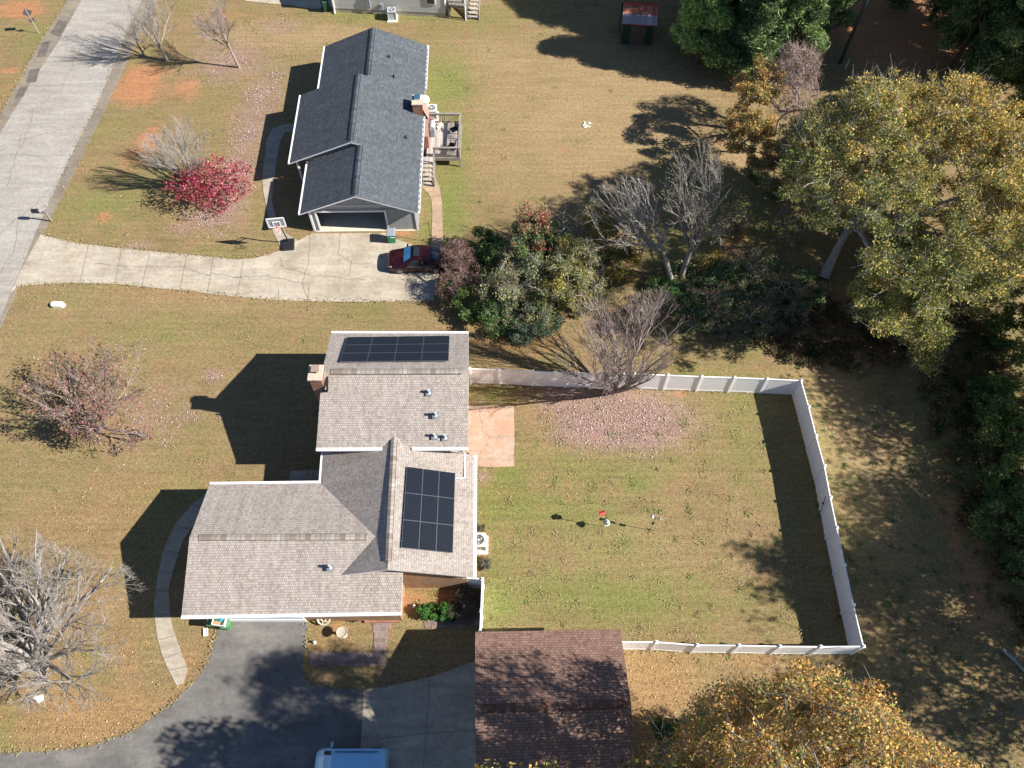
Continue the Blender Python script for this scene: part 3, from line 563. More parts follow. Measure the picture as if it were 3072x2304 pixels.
for p, h in (((1287, 1178), 5.7), ((1307, 1245), 5.3), ((1304, 1309), 4.75), ((1336, 1313), 4.7), ((991, 1702), 3.95)): vent(p, h, rt)
# solar arrays
def array(name, label, corners, cols, rows, lift=.12):
    "corners sw, se, ne, nw on the roof plane"
    sw, se, ne, nw = [V3(c) for c in corners]; n = (se-sw).cross(nw-sw).normalized()
    if n.z < 0: n = -n
    t = thing(name, label, 'solar panels', tuple((sw+se+ne+nw)/4)); 
    P = lambda a, b: (sw*(1-a)+se*a)*(1-b)+(nw*(1-a)+ne*a)*b+n*lift
    W_, D_ = (se-sw).length, (nw-sw).length
    for i in range(cols):
        for j in range(rows):
            g = .007; a0 = (i)/cols+g/W_; a1 = (i+1)/cols-g/W_; b0 = j/rows+g/D_; b1 = (j+1)/rows-g/D_
            q = [P(a0, b0), P(a1, b0), P(a1, b1), P(a0, b1)]; mb = MB()
            fr = .011; fx = fr/(W_/cols); fy = fr/(D_/rows)
            da, db = (a1-a0)*fx, (b1-b0)*fy
            iq = [P(a0+da, b0+db), P(a1-da, b0+db), P(a1-da, b1-db), P(a0+da, b1-db)]
            lx, ly = W_/cols, D_/rows
            mb.face(iq, 0, [(0, 0), (lx, 0), (lx, ly), (0, ly)])
            for k in range(4):
                k2 = (k+1) % 4; mb.face([q[k], q[k2], iq[k2], iq[k]], 1); mb.face([q[k]-n*.04, q[k2]-n*.04, q[k2], q[k]], 1)
            mb.face([p-n*.04 for p in reversed(q)], 1)
            mb.build('solar_panel', [T['solar'], T['pvframe']], t, True)
    mb = MB()
    for j in range(rows*2):
        b = (j+.5)/(rows*2); mb.bar(P(-.012, b)-n*.075, P(1.01, b)-n*.075, .05, .05)
        for a in (.05, .3, .55, .8, .97): mb.bar(P(a, b)-n*.09, P(a, b)-n*(lift+.0), .05, .05)
    mb.build('mounting_rail', T['metal'], t, True)
nA = (A['ne']-A['nw']).cross(A['re']-A['nw']).normalized(); nCe = (Cw['es']-Cw['rs']).cross(rn-Cw['rs']).normalized()
zz = V3((0, 0, .0))
array('solar_array', 'dark solar array of twelve panels on the upper roof beside the ridge vent', [onplane(1020, 1090, A['nw'], nA), onplane(1346, 1087, A['nw'], nA), onplane(1349, 1012, A['nw'], nA), onplane(1043, 1016, A['nw'], nA)], 4, 3)
array('solar_array', 'dark solar array of nine panels in three rows on the lower east facing roof', [onplane(1202, 1645, Cw['rs'], nCe), onplane(1357, 1661, Cw['rs'], nCe), onplane(1364, 1421, Cw['rs'], nCe), onplane(1219, 1402, Cw['rs'], nCe)], 3, 3)

# ---- grey house
gr = thing('grey_house', 'grey sided house with dark slate shingle roof and open garage door', 'house', (-6.507, 37.634, 0), .015)
he, m_, d1, d2, L, y1, y2 = 2.42, .418, 4.062, 4.707, 17.409, 4.894, 11.836
mb = MB(); T0 = .0
def pl(pts, eave=None): roofplane(mb, [V3(p) for p in pts], .1, eave=[V3(e) for e in eave] if eave else None)
h1, h2 = he+m_*d1, he+m_*d2
ch_x0 = -.0
pl([(0, 0, he), (0, L, he), (-d1, L, h1), (-d1, y2, h1), (-d2, y2, h2), (-d2, y1, h2), (-d1, y1, h1), (-d1, 0, h1)])
pl([(-2*d1, 0, he), (-2*d1, y1, he), (-d1, y1, h1), (-d1, 0, h1)]); pl([(-2*d1, y2, he), (-2*d1, L, he), (-d1, L, h1), (-d1, y2, h1)])
pl([(-2*d2, y1-.12, he), (-2*d2, y2, he), (-d2, y2, h2), (-d2, y1-.12, h2)])
pl([(-d2, y1-.12, h2), (-d2+.001, y1, h2), (-d1+.05, y1, h1), (-d1+.05, y1-.12, h1)])
mb.build('roof', [T['slate_shingle'], T['white_trim']], gr)
for (x, ya, yb, h) in ((-d1, .25, y1-.15, h1), (-d2, y1+.15, y2-.1, h2), (-d1, y2+.2, L-.1, h1)):
    a, b = V3((x, ya, h)), V3((x, yb, h)); o_ = ridgecap(gr.matrix_basis@a if 0 else a, b, None, T['slate_cap'], .17, .06); o_.parent = gr
def lg(a, b, mat, r, off=(0, 0, 0), name='gutter'):
    mb = MB(); mb.bar(V3(a)+V3(off), V3(b)+V3(off), r*2, r*1.7); return mb.build(name, mat, gr)
lg((0, 0, he), (0, 10.15, he), T['white_trim'], .065, (.065, 0, -.05)); lg((0, 12.4, he), (0, L, he), T['white_trim'], .065, (.065, 0, -.05))
lg((-2*d1, 0, he), (-2*d1, y1-.2, he), T['white_trim'], .06, (-.06, 0, -.05)); lg((-2*d2, y1-.12, he), (-2*d2, y2, he), T['white_trim'], .06, (-.06, 0, -.05)); lg((-2*d1, y2+.1, he), (-2*d1, L, he), T['white_trim'], .06, (-.06, 0, -.05))
mb = MB()
mb.box((.065, L/2, he+.0), (.02, L-.1, .02))
for k in range(34): mb.box((.065, .3+k*.5, he+.008), (.07, .3, .022))
mb.build('gutter_guard', T['grey_trim'], gr)
# garage front
fy = .55; wx0, wx1 = -2*d1+.45, -.22
ox0 = wx0+.5; ox1 = ox0+4.75; oh = 1.98
def quadwall(mb, x0, x1, y, z0, z1, m=0, t=.12):
    mb.box(((x0+x1)/2, y+t/2, (z0+z1)/2), (x1-x0, t, z1-z0), 0, m)
mb = MB(); quadwall(mb, wx0, ox0, fy, 0, he-.1); quadwall(mb, ox1, wx1, fy, 0, he-.1); quadwall(mb, ox0, ox1, fy, oh, he-.1)
mb.face([(wx0, fy, he-.1), (wx1, fy, he-.1), (wx1, fy, he-.08), (-d1, fy, h1-.16), (wx0, fy, he-.08)])
mb.box((wx0+.06, (fy+y1)/2+.06, he/2-.05), (.12, y1-fy, he-.1)); mb.box((wx1-.06, (fy+L)/2+.0, he/2-.05), (.12, L-fy-.5, he-.1))
mb.build('wall', T['grey_siding'], gr)
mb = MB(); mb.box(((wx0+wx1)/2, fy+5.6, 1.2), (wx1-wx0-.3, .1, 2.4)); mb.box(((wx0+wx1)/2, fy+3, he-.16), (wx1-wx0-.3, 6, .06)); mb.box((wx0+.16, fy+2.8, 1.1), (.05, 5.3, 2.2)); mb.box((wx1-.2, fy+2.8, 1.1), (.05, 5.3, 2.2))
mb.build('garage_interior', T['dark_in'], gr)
mb = MB(); mb.box(((wx0+wx1)/2, fy+2.7, .03), (wx1-wx0-.3, 5.6, .06)); mb.build('garage_floor', pm('garage_floor', (.6, .54, .42), .8, .1), gr)
mb = MB()
for x in (ox0-.06, ox1+.06): mb.box((x, fy-.02, oh/2), (.12, .05, oh))
mb.box(((ox0+ox1)/2, fy-.02, oh+.06), (ox1-ox0+.24, .05, .12)); mb.box((wx0+.04, fy-.02, he/2-.08), (.14, .06, he-.16)); mb.box((wx1-.04, fy-.02, he/2-.08), (.14, .06, he-.16))
mb.box((-d1, fy-.03, he+.22), (4.6, .04, .05))
mb.build('door_frame', T['white_trim'], gr)
mb = MB(); mb.box((-5.2, 8.3, he/2-.05), (.12, y2-y1-.6, he-.1)); mb.box((-6.6+.3, y1+.5, he/2-.05), (3.4, .12, he-.1)); mb.box((-6.6, y2-.4, he/2-.05), (3.4, .12, he-.1)); mb.box((-2*d1+.5, (y2+L)/2-.1, he/2-.05), (.12, L-y2-.4, he-.1)); mb.box((-d1, L-.5, he/2-.05), (2*d1-1., .12, he-.1))
mb.face([(-2*d1+.5, L-.5, he-.1), (-.4, L-.5, he-.1), (-d1, L-.5, h1-.2)]); mb.face([(-2*d2+.6, y1+.3, he-.1), (-d1, y1+.3, he-.1), (-d2, y1+.3, h2-.2)])
mb.build('wall', T['grey_siding'], gr)
for (x, y) in ((-2*d2+.35, y1+.5), (-2*d2+.35, y1+3.4), (-2*d2+.35, y2-.5)): MB().box((x, y, he/2-.05), (.14, .14, he-.1)).build('porch_post', T['white_trim'], gr)
mb = MB(); mb.box((-2*d2+1.9, 8.36, .1), (2.9, 6.2, .2)); mb.build('porch_floor', T['path'], gr)
mb = MB(); mb.bar((-2*d1-.1, y1+.1, he-.1), (-2*d1+.3, y1-.2, .1), .08, .08); mb.build('downspout', T['greylid'], gr)
for (x, y, z) in ((-d1+1.35, 14.6, h1-m_*1.35), (-d1+1.8, 12.6, h1-m_*1.8), (-1.1, 6.7, he+m_*1.1)):
    mb = MB(); mb.lathe((x, y, z-.05), [(.05, 0), (.05, .3)], 8, 0); mb.box((x, y, z+.005), (.26, .26, .02), 0, 1, tilt=(0, .39)); mb.build('roof_vent', [T['black'], T['slate_cap']], gr)
# chimney at the east eave, with wider brick base
ck = G(1262, 312, 4.0); ck = gr.matrix_basis.inverted()@ck if False else V3((ck.x+6.507, ck.y-37.634, 0))
ck = G(1262, 296, 3.55); mb = MB(); cyk = ck.y-37.634-.15
ubox(mb, -.72, .02, cyk-.45, cyk+.55, 1.0, 3.5); ubox(mb, -.22, .36, 7.6, cyk+.55, 0, 2.15); mb.face([(.36, cyk-.45, 2.15), (.02, cyk-.45, 3.1), (.02, cyk+.55, 3.1), (.36, cyk+.55, 2.15)], 0)
k1 = mb.build('chimney', T['red_brick'], gr)
mb = MB(); mb.box((-.35, cyk+.05, 3.53), (.82, 1.08, .07)); mb.box((-.36, cyk+.2, 3.63), (.4, .42, .14), 0, 1); mb.box((-.36, cyk+.2, 3.71), (.44, .46, .02), 0, 2)
mb.build('chimney_cap', [T['mortar_cap'], T['metal'], T['bluetarp']], k1)
mb = MB(); dc = V3((.16, cyk+.75, 2.95)); ax_ = V3((.5, -.35, .8)).normalized(); mb.lathe(dc, [(.02, -.05), (.14, -.04), (.24, 0), (.32, .07), (.3, .075), (.2, .03), (.02, .0)], 16, 0, axis=ax_); mb.tube([dc, dc+V3((-.1, 0, -.5)), (-.05, cyk+.7, 2.5)], .03, 6, 0); mb.tube([dc+V3((.1, -.2, -.05)), dc+ax_*.4], .02, 5, 0); mb.lathe(dc+ax_*.36, [(.05, 0), (.05, .1)], 8, 0)
mb.build('satellite_dish', T['white'], gr)

# ---- upper house at the top edge
a = G(1005, 36); b = G(1337, 52); ang = math.atan2(b.y-a.y, b.x-a.x); LL = (b-a).length
uh = thing('sided_house', 'house with pale horizontal siding and block foundation at the top edge', 'house', tuple(a), ang)
mb = MB(); mb.box((LL/2, 4, .2), (LL-.06, 8, .4)); mb.build('foundation', T['stone'], uh)
mb = MB(); mb.box((LL/2, 4, 1.75), (LL, 8.06, 2.7)); mb.build('wall', T['light_siding'], uh)
mb = MB(); roofplane(mb, [V3((-.5, -.2, 3.1)), V3((LL+.5, -.2, 3.1)), V3((LL+.5, 4, 4.8)), V3((-.5, 4, 4.8))]); roofplane(mb, [V3((-.5, 8.4, 3.1)), V3((LL+.5, 8.4, 3.1)), V3((LL+.5, 4, 4.8)), V3((-.5, 4, 4.8))]); mb.build('roof', [T['slate_shingle'], T['white_trim']], uh)
for g in gable(0, LL, 0, 8, 4, 3.1, 4.65, 'x', None, T['light_siding']): g.parent = uh
def loc(o, p): return mworld(o).inverted()@V3(p)
wq = loc(uh, G(1290, 8, 1.6)); wn_ = MB().box((wq.x, -.05, 1.75), (.85, .06, 1.1)).build('window', T['white_trim'], uh); MB().box((wq.x, -.07, 1.75), (.65, .06, .9)).build('pane', T['glass'], wn_)
mb = MB(); mb.box((.0, -.08, 1.6), (.12, .1, 3.0)); mb.tube([(.0, -.1, .25), (.08, -.35, .08)], .05, 6); mb.build('downspout', T['white_trim'], uh)
q = loc(uh, G(1113, 33)); mb = MB(); mb.box((q.x, -.1, 1.2), (.3, .14, 1.0)); mb.tube([(q.x, -.12, .3), (q.x, -.12, 2.8)], .035, 6); mb.box((q.x-.25, -.08, 1.5), (.2, .1, .3)); mb.build('meter_box', T['greylid'], uh)
q = loc(uh, G(1150, 36)); mb = MB(); mb.box((q.x, -.1, .9), (.22, .14, .3)); mb.tube([(q.x, -.12, .8), (q.x+.35, -.25, .6), (q.x+.5, -.3, .2)], .03, 6); mb.box((q.x+.5, -.2, .6), (.15, .2, .2)); mb.build('pipe_set', T['greylid'], uh)
q = loc(uh, G(1337, 50)); mb = MB()
for k in range(5): mb.box((q.x+1.0, 1.3-k*.0+.0, .0), (.01, .01, .01))
# timber side porch with stair
tp = thing('side_porch', 'dark timber porch with steps beside the pale sided house', 'porch', tuple(G(1345, 56)), ang)
mb = MB(); mb.box((.75, 1.0, 1.1), (1.5, 1.8, .1)); mb.build('floor', T['wooddark'], tp)
for (x, y) in ((.05, .12), (1.45, .12), (.05, 1.8), (1.45, 1.8)): MB().box((x, y, 1.0), (.12, .12, 2.0)).build('post', T['wooddark'], tp)
mb = MB(); 
for z in (1.55, 2.0): mb.bar((.05, .1, z), (1.45, .1, z), .06, .09)
for k in range(12): mb.bar((.1+k*.12, .1, 1.15), (.1+k*.12, .1, 2.0), .04, .04)
mb.build('railing', T['wooddark'], tp)
mb = MB()
for k in range(6): mb.box((2.1, .2+k*.3, .15+k*.19), (1.1, .28, .05))
mb.build('step', T['wood'], tp); mb = MB()
for x in (1.55, 2.65): mb.bar((x, 0, .0), (x, 2.0, 1.25), .05, .25); mb.bar((x, 0, .9), (x, 2.0, 2.1), .06, .06); mb.bar((x, 0.05, 0), (x, .05, .95), .08, .08)
mb.build('stair_rail', T['wooddark'], tp)
MB().tube([(1.52, -.12, 0), (1.5, -.1, 2.5)], .05, 6).build('downspout', T['white_trim'], tp)

# ---- brown roofed garage
HD_e, HD_r = 2.9, 4.35
D = {k: G(*p) for k, p in dict(nw=(1426, 1895, HD_e), ne=(1861, 1888, HD_e), rw=(1425, 2126, HD_r), re=(1893, 2110, HD_r)).items()}
dv = D['rw']-D['nw']; dv.z = 0; dv2 = D['re']-D['ne']; dv2.z = 0
D['sw'] = V3((D['rw'].x+dv.x, D['rw'].y+dv.y, HD_e)); D['se'] = V3((D['re'].x+dv.x, D['re'].y+dv.y, HD_e))
bgar = thing('garage_building', 'detached garage with mottled reddish brown shingle roof half in tree shadow', 'garage', ((D['nw'].x+D['ne'].x)/2, D['rw'].y, 0))
mb = MB(); roofplane(mb, [D['nw'], D['ne'], D['re'], D['rw']], .12); roofplane(mb, [D['sw'], D['se'], D['re'], D['rw']], .12); mb.build('roof', [T['brown_shingle'], T['grey_trim']], bgar, True)
ridgecap(D['rw']+(D['re']-D['rw'])*.045, D['rw']+(D['re']-D['rw'])*.965, bgar, T['brown_cap'], .17, .05)
x0, x1, ya, yb = D['nw'].x+.3, D['ne'].x-.3, D['sw'].y+.3, D['nw'].y-.3
mb = MB(); ubox(mb, x0, x1, ya, yb, 0, HD_e); mb.build('wall', T['light_siding'], bgar, True)
gable(x0, x1, ya, yb, (ya+yb)/2, HD_e, HD_r-.2, 'x', bgar, T['light_siding'])
mb = MB(); mb.box((x0-.03, (ya+yb)/2, 1.15), (.06, 4.6, 2.3)); mb.build('garage_door', T['white_trim'], bgar, True)

# ---- red roof shed
HS_e, HS_r = 2.1, 3.0
sh = thing('storage_shed', 'small shed with rusty red and grey metal roof under the pines', 'shed', tuple(G(1910, 115)))
S_ = {k: G(*p) for k, p in dict(sw=(1867, 70, HS_e), se=(1971, 77, HS_e), rw=(1871, 8, HS_r), re=(1975, 16, HS_r)).items()}
dv = S_['rw']-S_['sw']; nw_ = S_['rw']+V3((dv.x, dv.y, 0)); nw_.z = HS_e; ne_ = nw_+(S_['re']-S_['rw'])
mid = lambda a, b, t: a*(1-t)+b*t
mb = MB(); roofplane(mb, [S_['sw'], S_['se'], mid(S_['se'], S_['re'], .48), mid(S_['sw'], S_['rw'], .48)], .06, 0, 1); mb.build('roof_panel', [T['greymetal'], T['red']], sh, True)
mb = MB(); roofplane(mb, [mid(S_['sw'], S_['rw'], .49), mid(S_['se'], S_['re'], .49), S_['re'], S_['rw']], .06, 0, 1); roofplane(mb, [nw_, ne_, S_['re'], S_['rw']], .06, 0, 1); mb.bar(S_['rw'], S_['re'], .2, .06, 1); mb.build('roof', [T['rust'], T['red']], sh, True)
x0, x1 = S_['sw'].x+.1, S_['se'].x-.1; ya, yb = S_['sw'].y+.15, nw_.y-.15
mb = MB(); ubox(mb, x0, x1, ya, yb, 0, HS_e+.02); mb.build('wall', T['dgreen'], sh, True)
mb = MB(); 
for x in (x0, x1): mb.box((x, ya-.03, 1.05), (.1, .06, 2.1))
mb.box(((x0+x1)/2, ya-.03, .95), (1.3, .05, 1.9)); mb.build('door', T['bark'] if 'bark' in T else T['bark_dark'], sh, True)
# ------------------------------------------------------------------ fences
FH = 1.83
def fence(name, label, tops, cat='fence', posts_only=()):
    P = [G(u, v, FH+.03) for u, v in tops]; t = thing(name, label, cat, (P[0].x, P[0].y, 0))
    for i, p in enumerate(P):
        mb = MB(); mb.box((p.x, p.y, .95), (.13, .13, 1.9)); mb.mesh([(p.x-.085, p.y-.085, 1.9), (p.x+.085, p.y-.085, 1.9), (p.x+.085, p.y+.085, 1.9), (p.x-.085, p.y+.085, 1.9), (p.x, p.y, 1.97), (p.x-.085, p.y-.085, 1.87), (p.x+.085, p.y-.085, 1.87), (p.x+.085, p.y+.085, 1.87), (p.x-.085, p.y+.085, 1.87)],
            [(0, 1, 4), (1, 2, 4), (2, 3, 4), (3, 0, 4), (5, 6, 1, 0), (6, 7, 2, 1), (7, 8, 3, 2), (8, 5, 0, 3)])
        mb.build('post', T['vinyl_post'], t, True)
    for i in range(len(P)-1):
        a, b = P[i].copy(), P[i+1].copy(); a.z = b.z = 0; Ln = (b-a).length; r_ = math.atan2(b.y-a.y, b.x-a.x)
        e = bpy.data.objects.new('panel', None)
        mb = MB(); hz = Ln/2-.06
        mb.box((0, 0, .95), (hz*2, .03, 1.62)); mb.box((0, 0, 1.78), (hz*2, .06, .11)); mb.box((0, 0, .12), (hz*2, .06, .15))
        nb = int(hz*2/.15)
        for k in range(nb): mb.box((-hz+.075+k*.15, 0, .95), (.125, .042, 1.6))
        o = mb.build('panel', T['vinyl'], t); m4 = mworld(t).inverted()@Matrix.Translation((a+b)/2)@Matrix.Rotation(r_, 4, 'Z'); o.location = m4.to_translation(); o.rotation_euler = (0, 0, r_)
    return t, P
_, FP = fence('vinyl_fence', 'long white vinyl privacy fence running round three sides of the back yard', [(1409, 1105), (1497, 1108), (1599, 1113), (1701, 1117), (1803, 1119), (1904, 1121), (2004, 1125), (2105, 1129), (2204, 1132), (2302, 1136), (2404, 1141), (2427, 1221), (2449, 1307), (2474, 1398), (2492, 1492), (2511, 1583), (2535, 1695), (2561, 1815), (2591, 1939),
      (2462, 1940), (2340, 1939), (2217, 1936), (2092, 1935), (1969, 1926), (1850, 1925)])
fence('vinyl_fence', 'short white vinyl fence section between the brick house and brown garage', [(1393, 1732), (1447, 1737), (1443, 1832), (1440, 1895)])
# gate hardware on the east run
for (u, v) in ((2480, 1505), (2502, 1582)):
    pass
mb = MB(); p = G(2476, 1508, 1.2); mb.box((p.x-.12, p.y, 1.1), (.05, .12, .12)); mb.bar((p.x-.1, p.y+.2, 1.7), (p.x-.1, p.y-.3, .5), .03, .03)
o_ = mb.build('gate_latch', T['black'], _, True)

# ------------------------------------------------------------------ leaves and branches
def leafmesh(name, Cn, size, tints, mat, parent, elong=1.5, updir=.3, seed=1):
    r = np.random.default_rng(seed); n = len(Cn)
    N = r.normal(size=(n, 3)); N[:, 2] = np.abs(N[:, 2])+updir; N /= np.linalg.norm(N, axis=1)[:, None]
    A_ = r.normal(size=(n, 3)); A_ -= N*(A_*N).sum(1)[:, None]; A_ /= np.linalg.norm(A_, axis=1)[:, None]; B_ = np.cross(N, A_)
    s = (size*(.45+1.1*r.random(n)))[:, None] if np.isscalar(size) else size[:, None]
    V = np.stack([Cn-A_*s*elong/2, Cn-B_*s*.42+N*s*.06, Cn+A_*s*elong/2, Cn+B_*s*.42+N*s*.06], 1).reshape(-1, 3)
    if parent: 
        l = np.array(mworld(parent).to_translation()); V = V-l
    me = bpy.data.meshes.new(name); me.vertices.add(4*n); me.vertices.foreach_set('co', V.astype(np.float32).ravel())
    me.loops.add(4*n); me.loops.foreach_set('vertex_index', np.arange(4*n)); me.polygons.add(n); me.polygons.foreach_set('loop_start', np.arange(0, 4*n, 4)); me.update(calc_edges=True)
    ca = me.color_attributes.new('tint', 'FLOAT_COLOR', 'POINT'); cc = np.ones((n, 4)); cc[:, :3] = tints; ca.data.foreach_set('color', np.repeat(cc, 4, 0).astype(np.float32).ravel())
    me.materials.append(mat); o = bpy.data.objects.new(name, me); COL.objects.link(o)
    if parent: o.parent = parent
    return o
def inpoly(P, poly):
    x, y = P[:, 0], P[:, 1]; c = np.zeros(len(P), bool); n = len(poly)
    for i in range(n):
        x1, y1 = poly[i]; x2, y2 = poly[i-1]
        c ^= ((y1 > y) != (y2 > y)) & (x < (x2-x1)*(y-y1)/((y2-y1)+1e-9)+x1)
    return c
def targets(n, c, rad, poly=None, shell=.5, zmin=.5, seed=0, flat=0):
    r = np.random.default_rng(seed); out = np.zeros((0, 3))
    for _k in range(60):
        D_ = r.normal(size=(4*n, 3)); D_ /= np.linalg.norm(D_, axis=1)[:, None]; q = r.random(4*n)**(1/3.)
        q = shell+(1-shell)*q
        P = np.array(c)+D_*q[:, None]*np.array(rad); P = P[P[:, 2] > zmin]
        if poly is not None: P = P[inpoly(proj(P), poly)]
        out = np.vstack([out, P])
        if len(out) >= n: break
    return out[:n]
def grow(trunk, tg, r0, mat, name, parent, tipr=.012, pathk=.35, step=.6, seed=0, twigs=3, twl=.6, expo=.5, droop=0, rmax_seg=6):
    r = np.random.default_rng(seed)
    nodes = [np.array(p, float) for p in trunk]; par = [-1]+list(range(len(trunk)-1)); pl_ = [0]
    for i in range(1, len(nodes)): pl_.append(pl_[-1]+np.linalg.norm(nodes[i]-nodes[i-1]))
    N = np.zeros((len(trunk)+len(tg)*8+10, 3)); PLn = np.zeros(len(N)); k = len(nodes); N[:k] = nodes; PLn[:k] = pl_
    par = par+[0]*(len(N)-k); base = N[0].copy(); sk = max(0, int(len(trunk)*.45)); tips = []
    order = np.argsort(np.linalg.norm(tg-N[len(trunk)-1], axis=1)+r.normal(size=len(tg))*.8)
    chains = []
    for t in tg[order]:
        dN = N[:k]-t; d = np.linalg.norm(dN, axis=1); cost = d+pathk*PLn[:k]+np.where(N[:k, 2] > t[2]+.1, 1.5*(N[:k, 2]-t[2]), 0); cost[:sk] += 50
        i = int(np.argmin(cost)); a = N[i].copy(); L_ = d[i]
        if L_ < .05: continue
        pd = N[i]-N[par[i]] if par[i] >= 0 else np.array([0, 0, 1.]); pd = pd/(np.linalg.norm(pd)+1e-9)
        mcount = int(min(rmax_seg, max(1, round(L_/step)))); ctrl = a+pd*L_*.42+np.array([0, 0, .08*L_-droop*L_])+r.normal(size=3)*L_*.05; prev = i; ch = [i]
        for j in range(1, mcount+1):
            u = j/mcount; p = a*(1-u)**2+ctrl*2*u*(1-u)+t*u*u+(r.normal(size=3)*.05*step if j < mcount else 0)
            N[k] = p; par[k] = prev; PLn[k] = PLn[prev]+np.linalg.norm(p-N[prev]); prev = k; ch.append(k); k += 1
            if k >= len(N)-2: break
        chains.append(ch); tips.append(prev)
        if k >= len(N)-10: break
    wgt = np.zeros(k)
    for t in tips: wgt[t] += 1
    for i in range(k-1, 0, -1): wgt[par[i]] += wgt[i]
    wgt = np.maximum(wgt, 1); rad = tipr*wgt**expo; rad = np.minimum(rad, r0)
    for i in range(len(trunk)): rad[i] = r0*(1-.35*i/max(1, len(trunk)-1))
    rad[0] = r0*1.25
    Vs, Fs = [], []; off = 0
    def tubeq(P, R, n):
        nonlocal off
        P = np.asarray(P); kk = len(P); d_ = np.gradient(P, axis=0) if kk > 1 else P; d_ /= (np.linalg.norm(d_, axis=1)[:, None]+1e-9)
        ref = np.array([.31, .82, .47]); a_ = np.cross(d_, ref); a_ /= (np.linalg.norm(a_, axis=1)[:, None]+1e-9); b_ = np.cross(d_, a_)
        th = np.arange(n)*2*PI/n
        V = P[:, None, :]+(a_[:, None, :]*np.cos(th)[None, :, None]+b_[:, None, :]*np.sin(th)[None, :, None])*np.asarray(R)[:, None, None]
        Vs.append(V.reshape(-1, 3)); idx = np.arange(kk*n).reshape(kk, n)+off
        Fs.append(np.stack([idx[:-1], np.roll(idx[:-1], -1, 1), np.roll(idx[1:], -1, 1), idx[1:]], -1).reshape(-1, 4)); off += kk*n
    tubeq(N[:len(trunk)], rad[:len(trunk)], 9)
    for ch in chains:
        R = rad[ch].copy(); R[0] = min(R[0], R[1]*1.3 if len(R) > 1 else R[0]); n = 6 if R[0] > .05 else 4 if R[0] > .022 else 3
        tubeq(N[ch], R, n)
    for t in tips:
        d0 = N[t]-N[par[t]]; d0 = d0/(np.linalg.norm(d0)+1e-9)
        for _q in range(twigs):
            d1_ = d0+r.normal(size=3)*.45; d1_[2] += .15-droop; d1_ /= np.linalg.norm(d1_); L_ = twl*(.5+.8*r.random()); s0 = N[t]-d0*r.random()*.3*twl
            tubeq([s0, s0+d1_*L_*.5, s0+d1_*L_+r.normal(size=3)*.08*L_], [tipr*.8, tipr*.6, tipr*.35], 3)
    V = np.concatenate(Vs); Fq = np.concatenate(Fs)
    if parent: V = V-np.array(mworld(parent).to_translation())
    me = bpy.data.meshes.new(name); me.vertices.add(len(V)); me.vertices.foreach_set('co', V.astype(np.float32).ravel()); me.loops.add(Fq.size); me.loops.foreach_set('vertex_index', Fq.ravel())
    me.polygons.add(len(Fq)); me.polygons.foreach_set('loop_start', np.arange(0, Fq.size, 4)); me.polygons.foreach_set('use_smooth', np.ones(len(Fq), bool)); me.update(calc_edges=True); me.materials.append(mat)
    o = bpy.data.objects.new(name, me); COL.objects.link(o)
    if parent: o.parent = parent
    return N[tips], N[:k]
def crownleaves(name, clumps, crad, per, size, palette, mat, parent, seed=0, elong=1.5, flat=.75, jit=.12, updir=.3, wts=None, grad=None):
    "clumps Nx3; palette list of (r,g,b)"
    r = np.random.default_rng(seed); n = len(clumps); pal = np.array(palette)
    cr = crad*(.6+.8*r.random(n)); cnt = (per*(.5+r.random(n))*(cr/crad)**2).astype(int)
    idx = np.repeat(np.arange(n), cnt); m = len(idx)
    D_ = r.normal(size=(m, 3)); D_ /= np.linalg.norm(D_, axis=1)[:, None]; q = r.random(m)**(1/2.2)
    P = clumps[idx]+D_*(q*cr[idx])[:, None]*np.array([1, 1, flat])
    P[:, 2] = np.maximum(P[:, 2], .08)
    wts = np.ones(len(pal))/len(pal) if wts is None else np.array(wts)/sum(wts)
    cp = r.choice(len(pal), n, p=wts); lp = r.choice(len(pal), m, p=wts)
    use = np.where(r.random(m) < .6, cp[idx], lp)
    if grad is not None:
        g = grad(P); use = np.where(r.random(m) < np.clip(g, 0, 1), r.integers(len(pal)-2, len(pal), m), use)
    tint = pal[use]*(1+r.normal(size=(m, 1))*jit*1.6)*(1+r.normal(size=(m, 3))*jit*.4)
    return leafmesh(name, P, size, np.clip(tint, .004, .9), mat, parent, elong, updir, seed+1)
def bare(name, label, base, top, height, crown_c, crown_r, n, poly=None, r0=.14, mat='bark_pale', seed=0, tipr=.012, twigs=3, twl=.6, lean=None, trunk_n=5, trunk_h=.35, shell=.2, group=None, cat='tree', pathk=.35, droop=0, leaves=None, zmin=1., step=.6, expo=.48, extra_trunk=None, fill=.25):
    t = thing(name, label, cat, tuple(base), 0, group)
    tg = targets(n, crown_c, crown_r, poly, shell, zmin, seed)
    B_ = np.array(base); Cc = np.array(crown_c)
    tr = [B_+(np.array([Cc[0], Cc[1], Cc[2]])-B_)*s*trunk_h*np.array([.6, .6, 1])+np.array([math.sin(s*5+seed)*.05, math.cos(s*4+seed)*.05, 0]) for s in np.linspace(0, 1, trunk_n)]
    if extra_trunk is not None: tr = [np.array(q) for q in extra_trunk]
    tips, nodes = grow(tr, tg, r0, T[mat], 'trunk', t, tipr, pathk, step, seed, twigs, twl, expo, droop)
    if leaves:
        L_ = leaves; cl = tips if not L_.get('sel') else tips[L_['sel'](tips)]
        if len(cl): crownleaves('crown', cl, L_['crad'], L_['per'], L_['size'], L_['pal'], T[L_.get('mat', 'leaf')], t, seed+5, elong=L_.get('elong', 1.5), flat=L_.get('flat', .8), wts=L_.get('wts'), updir=L_.get('updir', .3), grad=L_.get('grad'), jit=L_.get('jit', .14))
    return t
